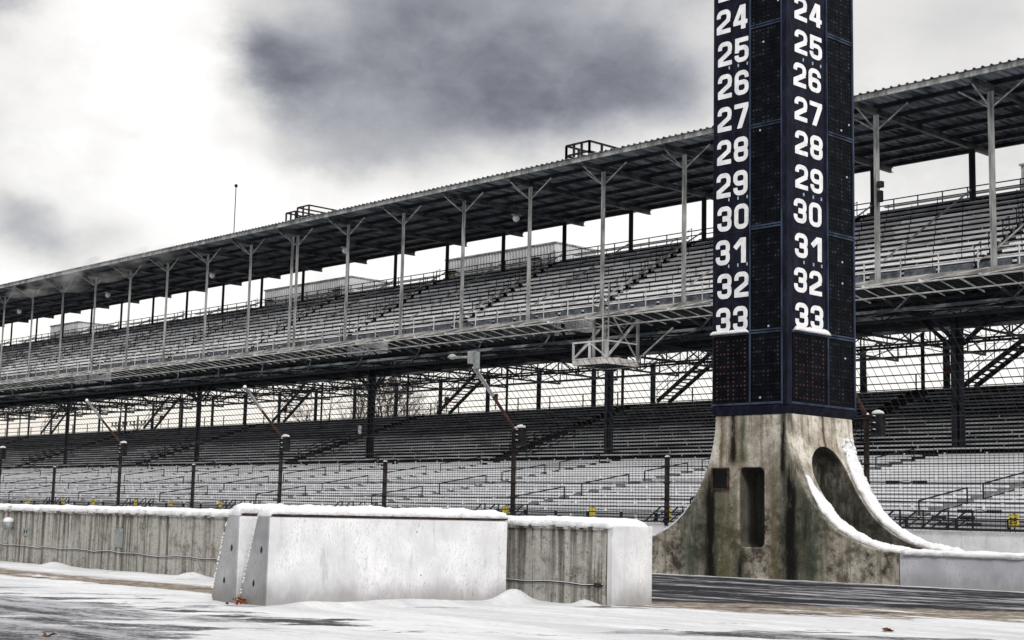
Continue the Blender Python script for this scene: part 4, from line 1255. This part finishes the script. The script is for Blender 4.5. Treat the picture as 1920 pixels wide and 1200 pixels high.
# transverse trusses under the deck
def truss(mb, p, q, depth, nb, th=.07, chord=.12, top=True):
    p = Vector(p); q = Vector(q); D = Vector((0, 0, -depth))
    mb.beam(p, q, chord); mb.beam(p + D, q + D, chord)
    for i in range(nb + 1):
        a = p + (q - p) * i / nb
        mb.beam(a, a + D, th)
        if i < nb:
            b = p + (q - p) * (i + 1) / nb
            mb.beam(a, b + D, th) if i % 2 == 0 else mb.beam(a + D, b, th)
mb = MB(); u = CU[0]
truss(mb, (u, 62.2, 12.3), (u, 80.9, 12.3), 1.0, 9)
mb.beam((u, 60.6, 11.75), (u, 62.2, 11.3), .12)
mb.ibeam((u, 60.7, 12.30), (u, 70.2, 17.75), .2, .34, .03)
t0 = part('cross_truss', mb, 'dark_steel', gs)
for u in CU[1:]: copy_part(t0, u - CU[0])
for v, z, dp, nb, nm_ in ((63.6, 12.05, .9, 96, 'long_truss'), (67.3, 12.3, .95, 80, 'long_truss'), (75.9, 12.33, .85, 130, 'long_truss'), (80.6, 12.3, .8, 70, 'long_truss')):
    mb = MB(); truss(mb, (SU0, v, z), (SU1, v, z), dp, nb, .055, .13)
    part(nm_, mb, 'dark_steel', gs)
mb = MB()
for v, z in ((61.5, 11.35), (65.2, 11.6), (69.5, 11.45)): mb.beam((SU0, v, z), (SU1, v, z), .12, .14)
for u in CU:
    mb.tube([(u, 61.5, 11.3), (u + BAY, 65.2, 11.55)], .035, 5); mb.tube([(u + BAY, 61.5, 11.3), (u, 65.2, 11.55)], .035, 5)
    mb.tube([(u, 61.4, 11.3), (u + 2.0, 60.3, 12.1)], .045, 5)
part('under_bracing', mb, 'brace_steel', gs)
# main lower columns
mcu = bays(-62.5, st=24.0)
for u in mcu:
    mb = MB()
    if abs(u + 86.5) < .1:
        for dx in (-.19, .19): mb.ibeam((u + dx, 67.3, 4.55), (u + dx, 67.3, 12.2), .24, .36, .04)
    else: mb.ibeam((u, 67.3, 4.55), (u, 67.3, 12.2), .38, .40, .04)
    c_ = part('main_column', mb, 'dark_steel', gs)
    mb = MB()
    for sx in (-1, 1):
        for dv in (-.15, .15): mb.beam((u + sx * .3, 67.3 + dv, 10.2), (u + sx * 2.4, 67.3 + dv, 11.9), .10)
    mb.beam((u, 67.0, 10.4), (u, 64.6, 11.5), .14)
    part('knee_brace', mb, 'dark_steel', c_)
# rear lower columns
rcu = bays(-71.3)
mb = MB(); mb.ibeam((rcu[0], 81.5, 9.0), (rcu[0], 81.5, 12.4), .26, .26, .04)
r0 = part('rear_lower_column', mb, 'dark_steel', gs)
for u in rcu[1:]: copy_part(r0, u - rcu[0])
mb = MB(); mb.ibeam((rcu[0] + 1, 77.1, 7.9), (rcu[0] + 1, 77.1, 12.4), .14, .14, .03)
r1 = part('slim_column', mb, 'dark_steel', gs)
for u in rcu[2::2]: copy_part(r1, u - rcu[0])
# stairs between decks
sw = None
for u in [q - 2.3 - 1.2 for q in mcu]:
    pass
def staircase(u):
    mb = MB()
    a = Vector((u, 79.2, 9.35)); b = Vector((u + 5.0, 79.2, 12.6))
    for dv in (0, 1.25):
        mb.beam(a + Vector((0, dv, 0)), b + Vector((0, dv, 0)), .06, .30)
    kk = 15
    for i in range(1, kk):
        c = a + (b - a) * i / kk
        mb.box(c.x - .16, c.x + .16, 79.235, 80.415, c.z - .02, c.z + .03)
    s = part('staircase', mb, 'dark_steel', gs)
    mb = MB()
    for h in (1.0, .55): 
        mb.tube([a + Vector((0, 0, h)), b + Vector((0, 0, h))], .028, 5)
    for i in range(0, 6):
        c = a + (b - a) * i / 5; mb.tube([c, c + Vector((0, 0, 1.0))], .028, 5)
    part('handrail', mb, 'dark_steel', s)
stair_us = bays(-68.9, st=24.0)
for u in stair_us: staircase(u)
# hanging lamps
lamp_us = [(-67.8, 64.0), (-104.04, 64.0), (-121.6, 64.0), (-86.0, 64.0), (-139.6, 64.0)]
lamp_lb = ['white globe lamp under the roof near the photo centre', 'globe lamp hanging under the roof at left', 'small globe lamp under the roof near the left end, beside the mist', 'globe lamp hanging beneath the roof beside the doubled column',
           'tiny globe lamp under the far left end of the roof']
L0 = None
for (u, v), lb in zip(lamp_us, lamp_lb):
    if L0 is None:
        L0 = thing('hanging_lamp', lb, 'lamp', (u, v, 20.3), 'globe lamps hanging under the roof')
        part('shade', MB().lathe((u, v, 20.32), [(.03, .12), (.12, .1), (.34, .0), (.34, -.03), (.03, -.02)], 14), 'steel_bright', L0, True)
        part('globe', MB().lathe((u, v, 20.10), [(.01, -.24), (.14, -.19), (.22, -.06), (.23, .06), (.17, .17), (.05, .2)], 12), 'glass_globe', L0, True)
        part('stem', MB().tube([(u, v, 20.4), (u, v, 21.19)], .03, 6), 'dark_steel', L0)
    else: copy_tree(L0, (u, v, 20.3), lb)

# ------------------------------------------------------------------ hung platform
hp = thing('hung_platform', 'white steel observation platform with cross braced rails hung below the front walkway', 'platform', (-54, 59, 9.4))
PX0, PX1, PY0, PY1, PZ = -56.66, -54.08, 58.0, 60.6, 9.40
mb = MB()
mb.box(PX0, PX1, PY0, PY0 + .06, PZ, PZ + .36); mb.box(PX1 - .06, PX1, PY0 + .061, PY1, PZ, PZ + .36)
mb.box(PX0, PX1 - .062, PY1 - .06, PY1, PZ, PZ + .36); mb.box(PX0, PX0 + .06, PY0 + .061, PY1 - .062, PZ, PZ + .36)
part('edge_board', mb, 'fascia_pale', hp)
part('floor', MB().box(PX0 + .062, PX1 - .062, PY0 + .062, PY1 - .062, PZ + .03, PZ + .10), 'under', hp)
mb = MB()
for x, y in ((PX0 + .04, PY0 + .03), (PX1 - .04, PY0 + .03)): mb.beam((x, y, PZ + .3), (x, y, PZ + 1.30), .10)
mb.beam((PX0 - .02, PY0 + .03, PZ + 1.25), (PX1 + .02, PY0 + .03, PZ + 1.25), .09)
mb.beam((PX1 - .04, PY0, PZ + 1.25), (PX1 - .04, PY1, PZ + 1.25), .07)
xm = (PX0 + PX1) / 2
mb.beam((xm, PY0 + .03, PZ + .36), (xm, PY0 + .03, PZ + 1.2), .11)
mb.beam((PX0 + .1, PY0 + .03, PZ + .40), (xm - .02, PY0 + .03, PZ + 1.18), .09)
mb.beam((PX1 - .1, PY0 + .03, PZ + .40), (xm + .02, PY0 + .03, PZ + 1.18), .07)
part('guard_rail', mb, 'rail', hp)
mb = MB()
for x, y in ((PX1 - .04, PY1 - .05), (PX0 + .04, PY1 - .05), (-56.0, 59.0)): mb.beam((x, y, PZ), (x, y, 12.0), .13)
mb.beam((PX1 - .04, PY0 + .1, PZ + .4), (PX1 - .04, PY1 - .1, 12.0), .11)
mb.beam((PX0 + .04, PY0 + .1, PZ + .4), (PX0 + .04, PY1 - .1, 12.0), .11)
mb.beam((PX1 - .04, PY1 - .1, PZ + .4), (PX1 - .04, PY0 + .5, 12.0), .06)
mb.beam((PX1 - .04, PY1 - .05, PZ + .4), (PX1 + 2.5, PY1 - .05, 11.4), .07)
part('hanger', mb, 'steel_bright', hp)
mb = MB()
for dx in (0, .42): mb.tube([(-54.95 + dx, 58.6, PZ + .4), (-54.95 + dx, 58.6, 13.9)], .045, 6)
for i in range(13): mb.tube([(-54.95, 58.6, PZ + .7 + i * .33), (-54.53, 58.6, PZ + .7 + i * .33)], .02, 5)
part('ladder', mb, 'steel_bright', hp)

# ------------------------------------------------------------------ sheds behind the seating
def shed(u0, L, label, doors=(.82,)):
    v0, dpt, z0, z1 = 72.6, 4.0, 18.2, 20.32
    r = thing('rear_building', label, 'building', (u0 + L / 2, v0 + dpt / 2, 12.6), 'corrugated white buildings behind the top row')
    pts = []; x = u0
    while x < u0 + L: pts += [(x, 0), (x + .14, 0), (x + .18, .05), (x + .28, .05), (x + .32, 0)]; x += .32
    mb = MB(); k = len(pts)
    mb.v = [(a, v0 - b, 12.7) for a, b in pts] + [(a, v0 - b, z1) for a, b in pts]
    for i in range(k - 1): mb.f.append((i, i + 1, i + 1 + k, i + k))
    xe = pts[-1][0]; y = v0; sp = []
    while y < v0 + dpt: sp += [(0, y), (0, y + .14), (.05, y + .18), (.05, y + .28), (0, y + .32)]; y += .32
    o = len(mb.v); k2 = len(sp)
    mb.v += [(xe + a, b, 12.7) for a, b in sp] + [(xe + a, b, z1) for a, b in sp]
    for i in range(k2 - 1): mb.f.append((o + i, o + i + 1, o + i + 1 + k2, o + i + k2))
    ye = sp[-1][1]
    mb.add([(u0, v0, 12.7), (u0, ye, 12.7), (xe, ye, 12.7), (u0, v0, z1), (u0, ye, z1), (xe, ye, z1)], [(0, 3, 4, 1), (1, 4, 5, 2)])
    part('wall', mb, 'shed', r)
    part('roof', MB().box(u0 - .06, xe + .12, v0 - .12, ye + .1, z1 + .002, z1 + .10), 'steel_bright', r)
    for f in doors:
        x = u0 + L * f
        dd_ = part('door', MB().box(x, x + .85, v0 - .10, v0 - .055, 17.2, 19.35), 'tan', r)
        part('canopy', MB().box(x - .15, x + 1.0, v0 - .35, v0 - .06, 19.36, 19.43), 'post', dd_)
    return r
k_ = 72.6 / 80
shed(-93.22 * k_, 11.8, 'largest corrugated white building behind the top row, right of centre', (.03, .80))
shed(-120.27 * k_, 12.3, 'corrugated white building behind the top row, left of centre', (.04, .84))
shed(-165.73 * k_, 6.2, 'small pale corrugated building behind the top row near the left end', ())
shed(-41.40 * k_, 12, 'corrugated building just entering the frame at the right edge', ())
eb = thing('exit_light', 'tiny green exit light beside the tan door of the white building', 'light', (-83.3, 72.4, 18.9))
part('light_body', MB().box(-83.35, -83.2, 72.35, 72.5, 18.75, 19.0), 'black', eb)
M['green'] = material('green_lens', lambda k: (.01, .16, .04), .3)
part('lens', MB().box(-83.34, -83.21, 72.33, 72.348, 18.77, 18.98), 'green', eb)

# ------------------------------------------------------------------ roof-top frames and antenna
def roof_frame(u0, u1, v0, v1, h, nb, label, shape):
    r = thing('roof_frame', label, 'platform frame', ((u0 + u1) / 2, (v0 + v1) / 2, 21.3), 'open steel frames on the roof')
    z0 = 21.28; mb = MB()
    if shape == 0:
        for i in range(nb + 1):
            x = u0 + (u1 - u0) * i / nb
            for v in (v0, v1): mb.beam((x, v, z0), (x, v, z0 + h), .11)
        for v in (v0, v1):
            for zz in (z0 + h, z0 + .1, z0 + h * .5): mb.beam((u0, v, zz), (u1, v, zz), .10)
        for i in range(4):
            y = v0 + (v1 - v0) * i / 3
            for x in (u0, u1): mb.beam((x, y, z0), (x, y, z0 + h), .11)
        for x in (u0, u1):
            for zz in (z0 + h, z0 + h * .5): mb.beam((x, v0, zz), (x, v1, zz), .10)
    else:
        for a, b, hh in ((u0, u0 + (u1 - u0) * .42, h * .85), (u0 + (u1 - u0) * .5, u1, h)):
            for x in (a, (a + b) / 2, b):
                for v in (v0, v1):
                    mb.beam((x, v, z0), (x, v, z0 + hh), .10)
            for v in (v0, v1):
                mb.beam((a, v, z0 + hh), (b, v, z0 + hh), .09); mb.beam((a, v, z0 + hh * .5), (b, v, z0 + hh * .5), .08)
            for x in (a, b):
                mb.beam((x, v0, z0 + hh), (x, v1, z0 + hh), .09); mb.beam((x, v0, z0 + hh * .5), (x, v1, z0 + hh * .5), .08)
                mb.beam((x, v0, z0 + .1), (x, v1, z0 + hh), .07)
    part('frame', mb, 'post', r)
    part('base_grid', MB().beam((u0, v0, z0 + .02), (u1, v0, z0 + .02), .14).beam((u0, v1, z0 + .02), (u1, v1, z0 + .02), .14), 'dark_steel', r)
roof_frame(-87.9, -85.1, 60.0, 62.8, 1.45, 3, 'irregular open steel frame on the roof, left of centre', 1)
roof_frame(-58.8, -56.95, 59.4, 62.5, 1.2, 3, 'box shaped open steel frame on the roof, nearer the tower', 0)
am = thing('antenna_mast', 'thin antenna mast with a small ball on top standing on the roof', 'antenna', (-100.3, 63.5, 21.3))
part('mast', MB().tube([(-100.3, 63.5, 21.2), (-100.3, 63.5, 26.9)], .04, 6), 'dark_steel', am)
part('ball', MB().lathe((-100.3, 63.5, 27.0), [(.01, -.16), (.12, -.08), (.15, 0), (.12, .08), (.01, .16)], 10), 'dark_steel', am, True)

# red hydrant / extinguisher boxes by the stairs
for u, lb in ((-45.72, 'red box on a post beside the stairs right of the scoring tower'), (-85.6, 'red box on a post just right of the angled fence arm with the camera'),
              (-91.5, 'red box at the foot of the staircase behind the fence camera'), (-114.5, 'red box at the foot of the staircase left of the thick double column'),
              (-137.0, 'tiny red box by the staircase farthest to the left')):
    r = thing('extinguisher_box', lb, 'box', (u, 79.0, 10.6), 'red boxes by the stairs')
    part('box_body', MB().box(u - .19, u + .19, 78.9, 79.1, 10.10, 10.62), 'red', r, bevel=.02)
    part('door_frame', MB().box(u - .13, u + .13, 78.88, 78.898, 10.16, 10.56), 'rust', r)
    part('stand', MB().beam((u, 79.0, 9.35), (u, 79.0, 10.099), .06), 'dark_steel', r)
ls = thing('loudspeaker', 'small dark loudspeaker pair on the roof column just right of the scoring tower', 'loudspeaker', (-38.2, 59.9, 16.9))
part('speaker_box', MB().box(-38.28, -38.0, 59.75, 60.0, 17.05, 17.35), 'black', ls, bevel=.02)
part('speaker_box', MB().box(-38.28, -38.05, 59.78, 60.0, 16.35, 16.9), 'black', ls, bevel=.02)
ns = thing('notice_board', 'small pale notice board fixed to the left side of the thick middle column', 'sign', (-87.1, 66.8, 7.2))
part('board', MB().box(-87.30, -86.93, 66.78, 66.83, 6.85, 7.45), 'paint_white', ns)
part('backing_rail', MB().box(-87.1, -86.7, 66.84, 66.88, 7.0, 7.2), 'dark_steel', ns)

# bare trees far behind
def bare_tree(loc, h, label, seed):
    rnd = random.Random(seed)
    r = thing('bare_tree', label, 'tree', loc, 'leafless trees behind the stand')
    tr, tw_ = MB(), MB()
    def grow(p, dvec, L, rad, lv):
        pts = [p]; dd = dvec.copy(); c = p.copy()
        for i in range(4):
            dd = (dd + Vector((rnd.gauss(0, .12), rnd.gauss(0, .12), rnd.gauss(.03, .06)))).normalized()
            c = c + dd * L / 4; pts.append(c.copy())
        (tr if lv < 2 else tw_).tube(pts, [rad * (1 - .12 * i) for i in range(5)], 5 if lv < 2 else 3, False)
        if lv < 5:
            for q in range(4 if lv else 7):
                s = pts[rnd.randint(2, 4)] if lv else pts[rnd.randint(1, 4)]
                nd = (dd + Vector((rnd.gauss(0, .6), rnd.gauss(0, .6), rnd.gauss(.1, .35)))).normalized()
                grow(s, nd, L * rnd.uniform(.55, .75), rad * .55, lv + 1)
    grow(Vector(loc), Vector((0, 0, 1)), h * .45, .28, 0)
    part('trunk', tr, 'bark', r); part('crown', tw_, 'bark', r)
bare_tree((-160, 118, 0), 23, 'leafless tree seen through the gap left of the thick middle column', 3)
bare_tree((-142, 118, 0), 21, 'leafless tree seen through the gap just right of the thick middle column', 5)
bare_tree((-150, 126, 0), 17.0, 'lower leafless tree between the two taller bare trees', 9)
def utility_pole(u, label):
    r = thing('utility_pole', label, 'pole', (u, 110, 0), 'utility poles behind the stand')
    part('pole', MB().tube([(u, 110, 0), (u, 110, 14.4)], [.2, .14], 8), 'bark', r)
    part('crossarm', MB().beam((u - 2.4, 110, 13.2), (u + 2.4, 110, 13.2), .16).beam((u - 1.4, 110, 13.1), (u, 110, 12.2), .08).beam((u + 1.4, 110, 13.1), (u, 110, 12.2), .08), 'bark', r)
    mb = MB()
    for dx in (-2.2, -1.1, 1.1, 2.2): mb.lathe((u + dx, 110, 13.3), [(.04, 0), (.14, .1), (.14, .3), (.05, .45)], 7)
    part('insulator', mb, 'dark_steel', r)
utility_pole(-203, 'wooden utility pole with crossarm seen under the deck at left')
utility_pole(-197.5, 'second wooden utility pole with crossarm, right of the other one')

# thin steam drifting under the eave at the far left
mist = bpy.data.materials.new('thin_mist'); mist.use_nodes = True; mist.node_tree.nodes.clear()
k = NT(mist.node_tree)
mo = k.node('ShaderNodeOutputMaterial'); pvn = k.node('ShaderNodeVolumePrincipled')
k.l.new(pvn.outputs[0], mo.inputs['Volume']); pvn.inputs['Color'].default_value = (.95, .95, .97, 1)
gp = k.node('ShaderNodeNewGeometry').outputs['Position']
nz = k.noise(k.scale(gp, .6, 1, 1.6), .55, 4, .6)
k.put(pvn.inputs['Density'], k.math('MULTIPLY', k.ramp(nz, .46, .66), .30))
M['mist'] = mist
mb = MB(); K = 14; st = 22
for i in range(st + 1):
    f = i / st; u = -131 + 33 * f; rr = math.sin(math.pi * min(max(f, .02), .98)) ** .5
    for j in range(K):
        a = 2 * math.pi * j / K
        q = 1 + .25 * fbm(u * .3, math.cos(a), math.sin(a))
        mb.v.append((u, 58.6 + 1.5 * rr * q * math.cos(a), 20.3 + .75 * f + 1.15 * rr * q * math.sin(a)))
for i in range(st):
    for j in range(K):
        a0 = i * K + j; a1 = i * K + (j + 1) % K; mb.f.append((a0, a1, a1 + K, a0 + K))
mb.f.append(tuple(range(K))[::-1]); mb.f.append(tuple(st * K + j for j in range(K)))
struct(part('steam', mb, 'mist', smooth=True), 'stuff', 'thin steam drifting past the eave at the far end of the roof')
